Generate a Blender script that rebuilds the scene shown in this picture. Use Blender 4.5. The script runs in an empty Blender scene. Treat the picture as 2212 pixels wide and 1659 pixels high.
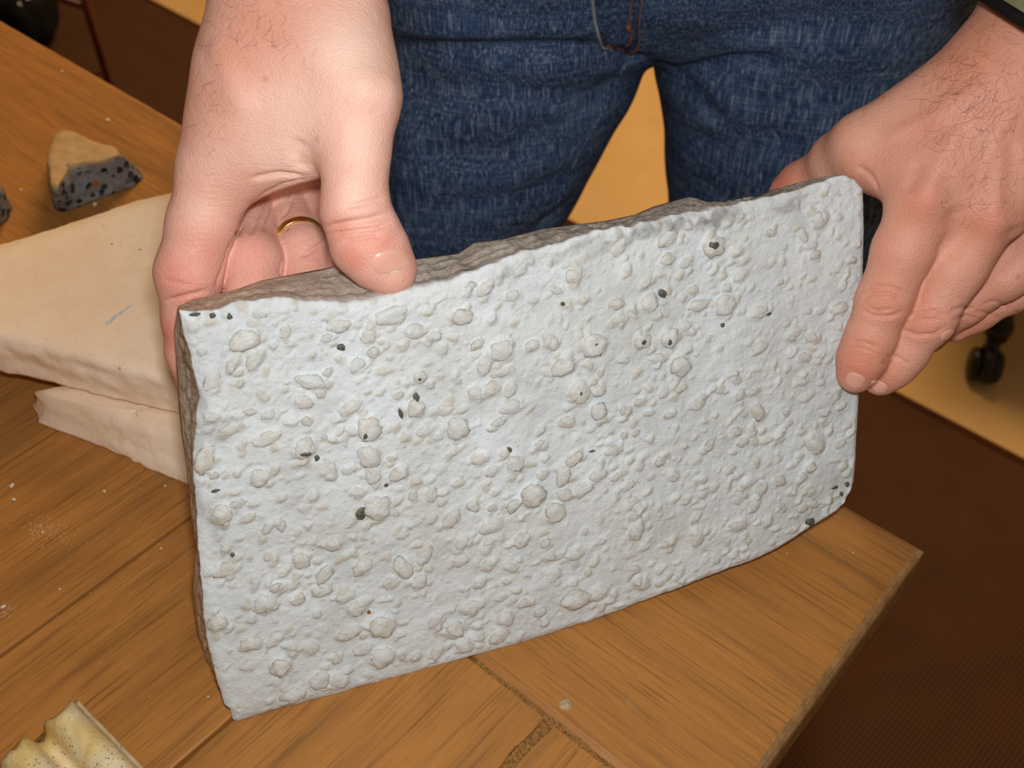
import bpy, math, random
import numpy as np
from mathutils import Vector, Matrix, noise as mnoise
from mathutils.bvhtree import BVHTree

random.seed(7)
RNG = np.random.default_rng(7)
scene = bpy.context.scene
COL = scene.collection
TZ = 0.74                      # table top height above the floor (m)

# ------------------------------------------------------------------ camera
IMW, IMH, FPX = 2212, 1659, 2300.0
PITCH = math.radians(45)
CAM = np.array([0.0, 0.0, TZ + 0.39])
FWD = np.array([0, math.cos(PITCH), -math.sin(PITCH)])
UPV = np.array([0, math.sin(PITCH), math.cos(PITCH)])
RGT = np.array([1.0, 0, 0])
cam_d = bpy.data.cameras.new('camera')
cam_d.sensor_width = 36.0
cam_d.lens = 36.0 * FPX / IMW
cam_d.clip_start = 0.01
cam_d.dof.use_dof = True
cam_d.dof.focus_distance = 0.42
cam_d.dof.aperture_fstop = 14.0
cam = bpy.data.objects.new('camera', cam_d)
COL.objects.link(cam)
cam.location = Vector(CAM)
cam.rotation_euler = (math.pi / 2 - PITCH, 0, 0)
scene.camera = cam

# ------------------------------------------------------------------ light
scene.view_settings.view_transform = 'Standard'
scene.view_settings.look = 'None'
scene.view_settings.gamma = 1.0
scene.view_settings.use_curve_mapping = False
scene.view_settings.exposure = 0.0
world = bpy.data.worlds.new('room_ambience')
scene.world = world
world.use_nodes = True
bg = world.node_tree.nodes['Background']
bg.inputs[0].default_value = (1.0, 0.66, 0.34, 1)
bg.inputs[1].default_value = 0.16


def area_light(name, loc, target, sx, sy, watts, color):
    d = bpy.data.lights.new(name, 'AREA')
    d.shape = 'RECTANGLE'
    d.size, d.size_y = sx, sy
    d.energy = watts
    d.color = color
    o = bpy.data.objects.new(name, d)
    COL.objects.link(o)
    o.location = loc
    o.rotation_euler = (Vector(target) - Vector(loc)).to_track_quat('-Z', 'Y').to_euler()
    return o


# the camera's own flash, just above and left of the lens
FL = CAM + UPV * 0.034 + RGT * 0.004
area_light('camera_flash', FL, FL + FWD * 0.5 + RGT * 0.02, 0.034, 0.018, 1.60, (0.955, 0.985, 1.0))
# warm ceiling lamp of the room, over the back of the room
area_light('ceiling_lamp', (0.5, 2.4, 2.6), (0.4, 1.6, 0), 1.2, 0.6, 60.0, (1.0, 0.70, 0.37))


# ------------------------------------------------------------------ projection helpers
def ray(px, py):
    return FWD + RGT * ((px - IMW / 2) / FPX) - UPV * ((py - IMH / 2) / FPX)


def at(px, py, depth):
    return CAM + ray(px, py) * depth


def on_z(px, py, z):
    d = ray(px, py)
    return CAM + d * ((z - CAM[2]) / d[2])


def on_y(px, py, y):
    d = ray(px, py)
    return CAM + d * ((y - CAM[1]) / d[1])


def on_plane(px, py, o, n):
    d = ray(px, py)
    return CAM + d * (np.dot(o - CAM, n) / np.dot(d, n))


# ------------------------------------------------------------------ object helpers
def tag(o, label, cat, group=None, kind=None):
    o['label'] = label
    if cat:
        o['category'] = cat
    if group:
        o['group'] = group
    if kind:
        o['kind'] = kind
    return o


def empty(name, loc):
    o = bpy.data.objects.new(name, None)
    COL.objects.link(o)
    o.location = Vector(loc)
    o.empty_display_size = 0.02
    return o


def origin_of(parent):
    if parent is None:
        return np.zeros(3)
    v = np.array(parent.location)
    if parent.parent is not None:
        v = v + origin_of(parent.parent)
    return v


def mesh_data(name, verts, faces, mat, smooth=True):
    me = bpy.data.meshes.new(name)
    if isinstance(faces, np.ndarray):
        nf, k = faces.shape
        me.vertices.add(len(verts))
        me.vertices.foreach_set('co', np.asarray(verts, dtype=np.float32).ravel())
        me.loops.add(nf * k)
        me.loops.foreach_set('vertex_index', faces.astype(np.int32).ravel())
        me.polygons.add(nf)
        me.polygons.foreach_set('loop_start', np.arange(0, nf * k, k, dtype=np.int32))
        me.update(calc_edges=True)
        me.validate()
    else:
        me.from_pydata([tuple(map(float, v)) for v in verts], [], [tuple(map(int, f)) for f in faces])
        me.update()
    me.polygons.foreach_set('use_smooth', np.full(len(me.polygons), smooth))
    for m in (mat if isinstance(mat, (list, tuple)) else [mat]):
        me.materials.append(m)
    return me


def mesh_obj(name, verts, faces, mat, parent=None, base=None, smooth=True):
    """verts in world coordinates; origin goes to the parent's origin (or to base)."""
    v = np.asarray(verts, dtype=float)
    b = np.asarray(base, dtype=float) if base is not None else origin_of(parent)
    me = mesh_data(name, v - b, faces, mat, smooth)
    o = bpy.data.objects.new(name, me)
    COL.objects.link(o)
    o.location = Vector(b - origin_of(parent))
    o.parent = parent
    return o


def link_copy(me, name, matrix, parent=None):
    o = bpy.data.objects.new(name, me)
    COL.objects.link(o)
    o.parent = parent
    o.matrix_local = matrix
    return o


def attr(o, name, vals):
    a = o.data.attributes.new(name, 'FLOAT', 'POINT')
    a.data.foreach_set('value', np.asarray(vals, dtype=np.float32))


def tube(points, radii, n=10, cap=True, squash=None):
    """swept tube through world points"""
    P = [np.asarray(p, float) for p in points]
    verts, faces = [], []
    ref = None
    for i, p in enumerate(P):
        t = P[min(i + 1, len(P) - 1)] - P[max(i - 1, 0)]
        t = t / (np.linalg.norm(t) + 1e-12)
        if ref is None:
            ref = np.cross(t, [0.3, 0.2, 0.93])
            if np.linalg.norm(ref) < 1e-3:
                ref = np.cross(t, [1, 0, 0])
        ref = ref - t * np.dot(ref, t)
        ref /= np.linalg.norm(ref)
        bn = np.cross(t, ref)
        r = radii[i] if hasattr(radii, '__len__') else radii
        for k in range(n):
            a = 2 * math.pi * k / n
            verts.append(p + (ref * math.cos(a) + bn * math.sin(a) * (squash or 1)) * r)
    for i in range(len(P) - 1):
        for k in range(n):
            k2 = (k + 1) % n
            faces.append((i * n + k, i * n + k2, (i + 1) * n + k2, (i + 1) * n + k))
    if cap:
        faces.append(tuple(range(n - 1, -1, -1)))
        faces.append(tuple((len(P) - 1) * n + k for k in range(n)))
    return verts, faces


def merge(parts):
    V, F = [], []
    for v, f in parts:
        o = len(V)
        V += list(v)
        F += [tuple(i + o for i in q) for q in f]
    return V, F


def box(cx, cy, cz, sx, sy, sz, bev=0.0):
    """box with chamfered edges, local coordinates (centre, full sizes)"""
    if bev <= 0:
        v = [(cx + sx / 2 * a, cy + sy / 2 * b, cz + sz / 2 * c) for a in (-1, 1) for b in (-1, 1) for c in (-1, 1)]
        return v, [(0, 1, 3, 2), (4, 6, 7, 5), (0, 4, 5, 1), (2, 3, 7, 6), (0, 2, 6, 4), (1, 5, 7, 3)]
    import bmesh
    bm = bmesh.new()
    bmesh.ops.create_cube(bm, size=1.0)
    for w in bm.verts:
        w.co = Vector((cx + w.co.x * sx, cy + w.co.y * sy, cz + w.co.z * sz))
    bmesh.ops.bevel(bm, geom=bm.edges[:], offset=bev, segments=3, affect='EDGES')
    bm.verts.index_update()
    v = [tuple(w.co) for w in bm.verts]
    f = [tuple(x.index for x in p.verts) for p in bm.faces]
    bm.free()
    return v, f


# ------------------------------------------------------------------ material helpers
class NB:
    def __init__(self, name, rough=0.6, spec=0.4):
        self.m = bpy.data.materials.new(name)
        self.m.use_nodes = True
        self.nt = self.m.node_tree
        self.p = self.nt.nodes['Principled BSDF']
        self.p.inputs['Roughness'].default_value = rough
        self.p.inputs['Specular IOR Level'].default_value = spec
        self.tc = None

    def node(self, typ, **kw):
        n = self.nt.nodes.new(typ)
        for k, v in kw.items():
            setattr(n, k, v)
        return n

    def put(self, sock, v):
        if hasattr(v, 'is_output'):
            self.nt.links.new(v, sock)
        elif v is not None:
            if hasattr(sock.default_value, '__len__') and not hasattr(v, '__len__'):
                v = (v,) * len(sock.default_value)
            if hasattr(sock.default_value, '__len__') and len(sock.default_value) == 4 and len(v) == 3:
                v = (*v, 1)
            sock.default_value = v

    def coords(self, scale=(1, 1, 1), rot=(0, 0, 0), out='Object', loc=(0, 0, 0)):
        if self.tc is None:
            self.tc = self.node('ShaderNodeTexCoord')
        mp = self.node('ShaderNodeMapping')
        mp.inputs['Scale'].default_value = scale
        mp.inputs['Rotation'].default_value = rot
        self.put(mp.inputs['Location'], loc)
        self.nt.links.new(self.tc.outputs[out], mp.inputs[0])
        return mp.outputs[0]

    def noise(self, vec, scale=5, detail=4, rough=0.55, distort=0.0, color=False):
        n = self.node('ShaderNodeTexNoise')
        self.put(n.inputs['Vector'], vec)
        n.inputs['Scale'].default_value = scale
        n.inputs['Detail'].default_value = detail
        n.inputs['Roughness'].default_value = rough
        n.inputs['Distortion'].default_value = distort
        return n.outputs['Color' if color else 'Fac']

    def voronoi(self, vec, scale=5, feature='F1', out='Distance', rand=1.0):
        n = self.node('ShaderNodeTexVoronoi', feature=feature)
        self.put(n.inputs['Vector'], vec)
        n.inputs['Scale'].default_value = scale
        n.inputs['Randomness'].default_value = rand
        return n.outputs[out]

    def ramp(self, fac, stops, interp='LINEAR'):
        n = self.node('ShaderNodeValToRGB')
        n.color_ramp.interpolation = interp
        e = n.color_ramp.elements
        while len(e) < len(stops):
            e.new(0.5)
        for x, (p, c) in zip(e, stops):
            x.position = p
            x.color = (*c, 1) if hasattr(c, '__len__') else (c, c, c, 1)
        self.put(n.inputs[0], fac)
        return n.outputs[0]

    def mix(self, fac, a, b, mode='MIX'):
        n = self.node('ShaderNodeMix', data_type='RGBA', blend_type=mode)
        self.put(n.inputs[0], fac)
        self.put(n.inputs[6], a)
        self.put(n.inputs[7], b)
        return n.outputs[2]

    def math(self, op, a, b=None, c=None):
        n = self.node('ShaderNodeMath', operation=op)
        self.put(n.inputs[0], a)
        if b is not None:
            self.put(n.inputs[1], b)
        if c is not None:
            self.put(n.inputs[2], c)
        return n.outputs[0]

    def attr(self, name):
        n = self.node('ShaderNodeAttribute', attribute_name=name)
        return n.outputs['Fac']

    def bump(self, h, strength=0.3, dist=0.001, prev=None):
        n = self.node('ShaderNodeBump')
        n.inputs['Strength'].default_value = strength
        n.inputs['Distance'].default_value = dist
        self.put(n.inputs['Height'], h)
        if prev is not None:
            self.nt.links.new(prev, n.inputs['Normal'])
        return n.outputs[0]

    def done(self, color=None, rough=None, normal=None):
        if color is not None:
            self.put(self.p.inputs['Base Color'], color)
        if rough is not None:
            self.put(self.p.inputs['Roughness'], rough)
        if normal is not None:
            self.nt.links.new(normal, self.p.inputs['Normal'])
        return self.m


def srgb(r, g, b):
    f = lambda c: (c / 255 / 12.92) if c / 255 <= 0.04045 else ((c / 255 + 0.055) / 1.055) ** 2.4
    return (f(r), f(g), f(b))


def mat_wood(name, tone=1.0):
    b = NB(name, 0.42, 0.35)
    oi = b.node('ShaderNodeObjectInfo')
    off = b.node('ShaderNodeVectorMath', operation='SCALE')
    b.put(off.inputs[0], (3.1, 7.7, 5.3))
    b.nt.links.new(oi.outputs['Random'], off.inputs['Scale'])

    def co(scale):
        v = b.node('ShaderNodeVectorMath', operation='ADD')
        b.nt.links.new(b.coords(scale), v.inputs[0])
        b.nt.links.new(off.outputs[0], v.inputs[1])
        return v.outputs[0]
    grain = b.noise(co((6, 70, 60)), 1.0, 6, 0.62, 0.6)
    fine = b.noise(co((25, 700, 500)), 1.0, 3, 0.6)
    broad = b.noise(co((3, 14, 14)), 1.0, 3, 0.5, 0.4)
    c = b.ramp(grain, [(0.25, srgb(118, 82, 46)), (0.42, srgb(164, 112, 58)), (0.6, srgb(182, 126, 66)), (0.8, srgb(140, 98, 54))])
    c = b.mix(b.ramp(broad, [(0.3, 0.0), (0.75, 0.55)]), c, srgb(188, 132, 70), 'MIX')
    c = b.mix(b.ramp(fine, [(0.52, 0.0), (0.72, 0.6)]), c, srgb(98, 70, 44))
    med = b.noise(co((5, 330, 220)), 1.0, 5, 0.7)
    c = b.mix(b.ramp(med, [(0.55, 0.0), (0.72, 0.6)]), c, srgb(112, 88, 62))
    scr = b.noise(co((18, 900, 500)), 1.0, 2, 0.5)
    c = b.mix(b.ramp(scr, [(0.70, 0.0), (0.78, 0.55)]), c, srgb(214, 180, 130))
    blot = b.noise(co((9, 9, 9)), 1.0, 4, 0.6)
    c = b.mix(b.ramp(blot, [(0.56, 0.0), (0.75, 0.35)]), c, srgb(96, 56, 22))
    dust = b.noise(b.coords((1, 1, 1)), 26.0, 6, 0.75)
    c = b.mix(b.ramp(dust, [(0.64, 0.0), (0.8, 0.35)]), c, srgb(205, 172, 132))
    c = b.mix(1.0, c, b.ramp(oi.outputs['Random'], [(0.0, (0.84, 0.80, 0.74)), (1.0, (1.02, 0.96, 0.86))]), 'MULTIPLY')
    nrm = b.bump(fine, 0.25, 0.0006)
    return b.done(c, b.ramp(grain, [(0.2, 0.5), (0.8, 0.36)]), nrm)


def mat_plain(name, col, rough=0.6, spec=0.4, var=0.12, scale=60, bump=0.0, metal=0.0):
    b = NB(name, rough, spec)
    n = b.noise(b.coords(), scale, 4)
    lo = tuple(max(0, c * (1 - var)) for c in col)
    hi = tuple(min(1, c * (1 + var)) for c in col)
    c = b.ramp(n, [(0.3, lo), (0.7, hi)])
    b.p.inputs['Metallic'].default_value = metal
    nr = b.bump(n, bump, 0.001) if bump else None
    return b.done(c, None, nr)


def mat_coat(name, pebble=False):
    """white-grey cast coating of the panel, with brown stone on its broken sides"""
    b = NB(name, 0.5, 0.45)
    co = b.coords()
    k = 0.003 if pebble else 1.0                      # pebble meshes are unit lumps scaled to a few mm
    n1 = b.noise(co, 35 * k, 5, 0.6)
    n2 = b.noise(co, 420 * k, 4, 0.65)
    n3 = b.noise(co, 1500 * k, 3, 0.6)
    c = b.ramp(n1, [(0.3, srgb(196, 200, 201)), (0.55, srgb(210, 215, 217)), (0.75, srgb(218, 225, 229))])
    if pebble:
        oi = b.node('ShaderNodeObjectInfo')
        c = b.ramp(n1, [(0.3, srgb(198, 199, 196)), (0.7, srgb(214, 218, 220))])
        t = b.mix(oi.outputs['Random'], srgb(198, 198, 193), srgb(188, 180, 163))
        c = b.mix(b.ramp(n2, [(0.38, 0.1), (0.62, 0.95)]), c, t)
        c = b.mix(b.ramp(b.noise(co, 1.1, 3), [(0.66, 0.0), (0.78, 0.4)]), c, srgb(160, 148, 124))
    else:
        tint = b.attr('tint')
        c = b.mix(b.math('MULTIPLY', tint, 0.9), c, srgb(190, 184, 168))
        spots = b.voronoi(co, 170)
        msk = b.math('MULTIPLY', b.ramp(spots, [(0.05, 1.0), (0.12, 0.0)]), b.ramp(b.noise(co, 60, 2), [(0.56, 0.0), (0.62, 0.55)]))
        c = b.mix(msk, c, srgb(128, 120, 106))
        grey = b.attr('grey')
        c = b.mix(grey, c, b.ramp(n2, [(0.35, srgb(112, 108, 106)), (0.7, srgb(170, 168, 164))]))
        side = b.attr('side')
        strata = b.noise(b.coords((70, 190, 190)), 1.0, 7, 0.75, 0.6)
        sc = b.ramp(strata, [(0.28, srgb(118, 108, 100)), (0.43, srgb(170, 159, 148)), (0.58, srgb(192, 181, 168)), (0.75, srgb(218, 206, 190))])
        warm = b.attr('warm')
        sc = b.mix(warm, sc, b.ramp(n2, [(0.3, srgb(150, 118, 94)), (0.7, srgb(226, 196, 168))]))
        sc = b.mix(b.ramp(n3, [(0.55, 0.0), (0.75, 0.45)]), sc, srgb(70, 60, 54))
        c = b.mix(side, c, sc)
    nr = b.bump(n2, 0.6, 0.0011)
    nr = b.bump(n3, 0.5, 0.0005, nr)
    return b.done(c, b.ramp(n2, [(0.3, 0.42), (0.7, 0.6)]), nr)


def mat_skin(name):
    b = NB(name, 0.5, 0.45)
    co = b.coords()
    n = b.noise(co, 45, 4, 0.6)
    m = b.noise(co, 180, 3, 0.6)
    c = b.ramp(n, [(0.3, srgb(226, 166, 144)), (0.5, srgb(234, 180, 160)), (0.72, srgb(238, 190, 172))])
    c = b.mix(b.ramp(m, [(0.5, 0.0), (0.8, 0.35)]), c, srgb(205, 128, 108))
    c = b.mix(b.attr('red'), c, srgb(216, 116, 98))
    c = b.mix(b.attr('pale'), c, srgb(246, 214, 196))  # flash highlights painted into the skin colour
    c = b.mix(b.attr('tan'), c, srgb(196, 122, 88))  # brown tint; also carries the painted flash falloff on the right hand
    frk = b.voronoi(co, 95)
    c = b.mix(b.math('MULTIPLY', b.ramp(frk, [(0.08, 0.5), (0.16, 0.0)]), b.ramp(b.noise(co, 30, 1), [(0.55, 0.0), (0.62, 1.0)])), c, srgb(172, 104, 76))
    b.p.inputs['Subsurface Weight'].default_value = 0.18
    b.p.inputs['Subsurface Radius'].default_value = (1.0, 0.35, 0.2)
    b.p.inputs['Subsurface Scale'].default_value = 0.004
    pores = b.voronoi(b.coords((1, 1, 1)), 1300)
    wr = b.noise(b.coords((500, 1400, 700), (0.3, 0.5, 0.2)), 1.0, 3, 0.6)
    nr = b.bump(pores, 0.35, 0.0005)
    nr = b.bump(wr, 0.42, 0.0005, nr)
    nr = b.bump(b.noise(co, 130, 3, 0.6), 0.25, 0.0015, nr)
    return b.done(c, b.ramp(m, [(0.3, 0.48), (0.7, 0.62)]), nr)


def mat_denim(name):
    b = NB(name, 0.85, 0.15)
    va = b.noise(b.coords((950, 950, 45)), 1.0, 3, 0.65)
    ho = b.noise(b.coords((40, 40, 950)), 1.0, 3, 0.65)
    ma = b.noise(b.coords(), 9, 4, 0.6)
    fine = b.noise(b.coords(), 900, 2, 0.5)
    c = b.ramp(ma, [(0.3, srgb(40, 58, 90)), (0.5, srgb(56, 80, 118)), (0.72, srgb(80, 108, 148))])
    c = b.mix(b.ramp(va, [(0.30, 0.6), (0.5, 0.0)]), c, srgb(20, 34, 62))
    c = b.mix(b.ramp(ho, [(0.30, 0.5), (0.5, 0.0)]), c, srgb(22, 38, 68))
    th = b.math('MULTIPLY', b.ramp(va, [(0.5, 0.0), (0.68, 0.85)]), b.ramp(fine, [(0.4, 0.3), (0.65, 1.0)]))
    c = b.mix(th, c, srgb(178, 194, 212))
    th2 = b.math('MULTIPLY', b.ramp(ho, [(0.54, 0.0), (0.74, 0.65)]), b.ramp(fine, [(0.4, 0.3), (0.65, 1.0)]))
    c = b.mix(th2, c, srgb(168, 184, 204))
    c = b.mix(b.attr('dark'), c, srgb(14, 22, 40))
    nr = b.bump(b.math('ADD', va, ho), 0.35, 0.0009)
    nr = b.bump(b.noise(b.coords((14, 14, 40)), 1.0, 3, 0.5, 0.5), 0.35, 0.010, nr)
    return b.done(c, None, nr)


def mat_rug(name):
    b = NB(name, 0.9, 0.1)
    co = b.coords((1, 1, 1), (0, 0, math.radians(45)))
    w1 = b.node('ShaderNodeTexWave', wave_type='BANDS', bands_direction='X')
    w2 = b.node('ShaderNodeTexWave', wave_type='BANDS', bands_direction='Y')
    for w in (w1, w2):
        b.put(w.inputs['Vector'], co)
        w.inputs['Scale'].default_value = 62
        w.inputs['Distortion'].default_value = 0.6
        w.inputs['Detail'].default_value = 1
    m = b.math('MULTIPLY', w1.outputs['Fac'], w2.outputs['Fac'])
    n = b.noise(b.coords(), 14, 3)
    c = b.ramp(m, [(0.1, srgb(52, 32, 22)), (0.6, srgb(112, 74, 52))])
    c = b.mix(b.ramp(n, [(0.3, 0.0), (0.7, 0.4)]), c, srgb(90, 60, 40))
    return b.done(c, None, b.bump(m, 0.6, 0.002))


def mat_beige(name):
    b = NB(name, 0.85, 0.15)
    co = b.coords()
    n = b.noise(co, 30, 5, 0.6)
    f = b.noise(co, 350, 4, 0.6)
    c = b.ramp(n, [(0.3, srgb(243, 212, 182)), (0.7, srgb(250, 228, 204))])
    c = b.mix(b.ramp(f, [(0.62, 0.0), (0.8, 0.4)]), c, srgb(170, 136, 100))
    pit = b.voronoi(co, 120)
    c = b.mix(b.math('MULTIPLY', b.ramp(pit, [(0.06, 0.8), (0.12, 0.0)]), b.ramp(b.noise(co, 22, 1), [(0.58, 0.0), (0.64, 1.0)])), c, srgb(150, 96, 62))
    blue = b.noise(b.coords((20, 70, 20), (0, 0, 0.6)), 1.0, 2)
    c = b.mix(b.ramp(blue, [(0.68, 0.0), (0.78, 0.35)]), c, srgb(170, 172, 176))
    nr = b.bump(f, 0.3, 0.0012)
    nr = b.bump(n, 0.3, 0.003, nr)
    return b.done(c, None, nr)


def mat_aggregate(name):
    b = NB(name, 0.75, 0.25)
    co = b.coords()
    wob = b.noise(co, 90, 3, color=True)
    v = b.node('ShaderNodeVectorMath', operation='MULTIPLY_ADD')
    b.nt.links.new(wob, v.inputs[0])
    b.put(v.inputs[1], (0.006, 0.006, 0.006))
    b.nt.links.new(co, v.inputs[2])
    d = b.voronoi(v.outputs[0], 185)
    cc = b.voronoi(v.outputs[0], 185, out='Color')
    sep = b.node('ShaderNodeSeparateColor')
    b.nt.links.new(cc, sep.inputs[0])
    msk = b.math('MULTIPLY', b.ramp(d, [(0.38, 1.0), (0.52, 0.0)]), b.ramp(sep.outputs[0], [(0.28, 0.0), (0.36, 1.0)]))
    c = b.ramp(b.noise(co, 220, 4), [(0.3, srgb(112, 114, 116)), (0.7, srgb(142, 143, 142))])
    c = b.mix(msk, c, b.ramp(sep.outputs[1], [(0.2, srgb(30, 32, 40)), (0.85, srgb(66, 66, 70)), (0.93, srgb(150, 100, 62))]))
    c = b.mix(b.attr('face'), b.ramp(b.noise(co, 120, 4), [(0.3, srgb(176, 142, 98)), (0.7, srgb(196, 164, 120))]), c)
    nr = b.bump(b.noise(co, 260, 4), 0.5, 0.0015)
    return b.done(c, None, nr)


def mat_flute(name):
    b = NB(name, 0.8, 0.2)
    co = b.coords()
    n = b.noise(co, 55, 4, 0.6)
    c = b.ramp(n, [(0.3, srgb(214, 176, 96)), (0.5, srgb(226, 202, 148)), (0.72, srgb(234, 224, 200))])
    pit = b.voronoi(co, 560)
    k = b.math('MULTIPLY', b.ramp(pit, [(0.12, 1.0), (0.24, 0.0)]), b.ramp(b.noise(co, 60, 2), [(0.40, 0.0), (0.52, 0.9)]))
    c = b.mix(k, c, srgb(74, 46, 34))
    nr = b.bump(b.noise(co, 380, 4), 0.35, 0.001)
    nr = b.bump(b.math('SUBTRACT', 1.0, k), 0.4, 0.001, nr)
    return b.done(c, None, nr)


M = {}
M['wood'] = mat_wood('teak_wood')
M['wood_edge'] = mat_plain('weathered_plank_side', srgb(152, 114, 72), 0.7, 0.2, 0.3, 160, 0.3)
M['filler'] = mat_plain('seam_grit', srgb(84, 66, 46), 0.9, 0.1, 0.6, 700, 0.6)
M['grit'] = mat_plain('joint_grit', srgb(140, 100, 56), 0.9, 0.1, 0.55, 900, 0.5)
M['coat'] = mat_coat('cast_coating')
M['pebble'] = mat_coat('coated_pebble', True)
M['dark_pebble'] = mat_plain('exposed_dark_pebble', srgb(92, 90, 80), 0.55, 0.4, 0.6, 1.6, 0.4)
M['rust_pebble'] = mat_plain('exposed_rust_pebble', srgb(150, 92, 58), 0.6, 0.3, 0.4, 1.6, 0.4)
M['skin'] = mat_skin('skin')
M['nail'] = mat_plain('fingernail', srgb(228, 170, 150), 0.3, 0.5, 0.06, 120)
M['nail_tip'] = mat_plain('fingernail_edge', srgb(240, 212, 184), 0.35, 0.5, 0.05, 120)
M['hair'] = mat_plain('brown_hair', srgb(88, 52, 30), 0.5, 0.3)
M['denim'] = mat_denim('blue_denim')
M['thread'] = mat_plain('copper_thread', srgb(150, 92, 48), 0.7, 0.2)
M['thread_pale'] = mat_plain('pale_worn_edge', srgb(150, 156, 160), 0.9, 0.1)
M['gold'] = mat_plain('gold', (0.83, 0.60, 0.22), 0.16, 0.5, 0.03, 40, 0, 1.0)
M['olive'] = mat_plain('olive_cloth', srgb(120, 116, 84), 0.9, 0.1, 0.15, 400, 0.2)
M['black_cloth'] = mat_plain('black_binding', srgb(14, 13, 14), 0.8, 0.2, 0.2, 300, 0.1)
M['rug'] = mat_rug('brown_woven_rug')
M['rug_edge'] = mat_plain('rug_binding', srgb(72, 38, 18), 0.85, 0.1, 0.2, 120, 0.2)
M['tan'] = mat_plain('tan_floor', srgb(208, 168, 112), 0.55, 0.35, 0.06, 9, 0.05)
M['beige'] = mat_beige('beige_cast_stone')
M['aggregate'] = mat_aggregate('broken_concrete')
M['flute'] = mat_flute('yellowed_cast_plaster')
M['black'] = mat_plain('black_plastic', srgb(16, 14, 13), 0.35, 0.5, 0.2, 40)
M['chrome'] = mat_plain('dull_metal', (0.5, 0.52, 0.5), 0.3, 0.5, 0.1, 80, 0, 1.0)
M['red_wood'] = mat_plain('dark_red_wood', srgb(84, 26, 10), 0.35, 0.4, 0.3, 60)
M['crumb'] = mat_plain('plaster_crumb', srgb(226, 208, 180), 0.9, 0.1, 0.15, 2.0, 0.3)

# ================================================================== FLOOR
RA, RB = on_z(330, 0, 0.004), on_z(2212, 990, 0.004)
rd = (RB - RA) / np.linalg.norm(RB - RA)
rn = np.array([rd[1], -rd[0], 0])
if np.dot(rn, -RA) < 0:
    rn = -rn
fl = mesh_obj('floor', *box(0.2, 1.6, -0.02, 9, 9, 0.04), M['tan'], smooth=False)
tag(fl, 'smooth tan floor behind the person and under the caster', None, kind='structure')


def oriented_slab(o, dx, dy, x0, x1, y0, y1, z0, z1, bev=0.0):
    v, f = box((x0 + x1) / 2, (y0 + y1) / 2, (z0 + z1) / 2, x1 - x0, y1 - y0, z1 - z0, bev)
    return [o + dx * a + dy * b + np.array([0, 0, c]) for a, b, c in v], f


rug = empty('woven_rug', (RA[0], RA[1], 0.0))
tag(rug, 'dark brown woven rug on the tan floor under the table', 'rug')
O0 = np.array([RA[0], RA[1], 0.0])
mesh_obj('weave', *oriented_slab(O0, rd, rn, -2.2, 4.2, 0.014, 3.2, 0.0005, 0.005), M['rug'], rug, smooth=False)
mesh_obj('binding', *oriented_slab(O0, rd, rn, -2.2, 4.2, 0.0, 0.0145, 0.0005, 0.0062, 0.002), M['rug_edge'], rug, smooth=False)

# ================================================================== TABLE
TB = on_z(2000, 1185, TZ)
TA = on_z(0, 40, TZ)
D1 = (TA - TB) / np.linalg.norm(TA - TB)          # along the far edge, to the left
D2 = np.array([-D1[1], D1[0], 0])                 # towards the camera
BW, TH = 0.174, 0.024
table = empty('wooden_table', (TB[0], TB[1], 0.0))
tag(table, 'worn orange-brown plank table that carries the stone pieces', 'table')


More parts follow.
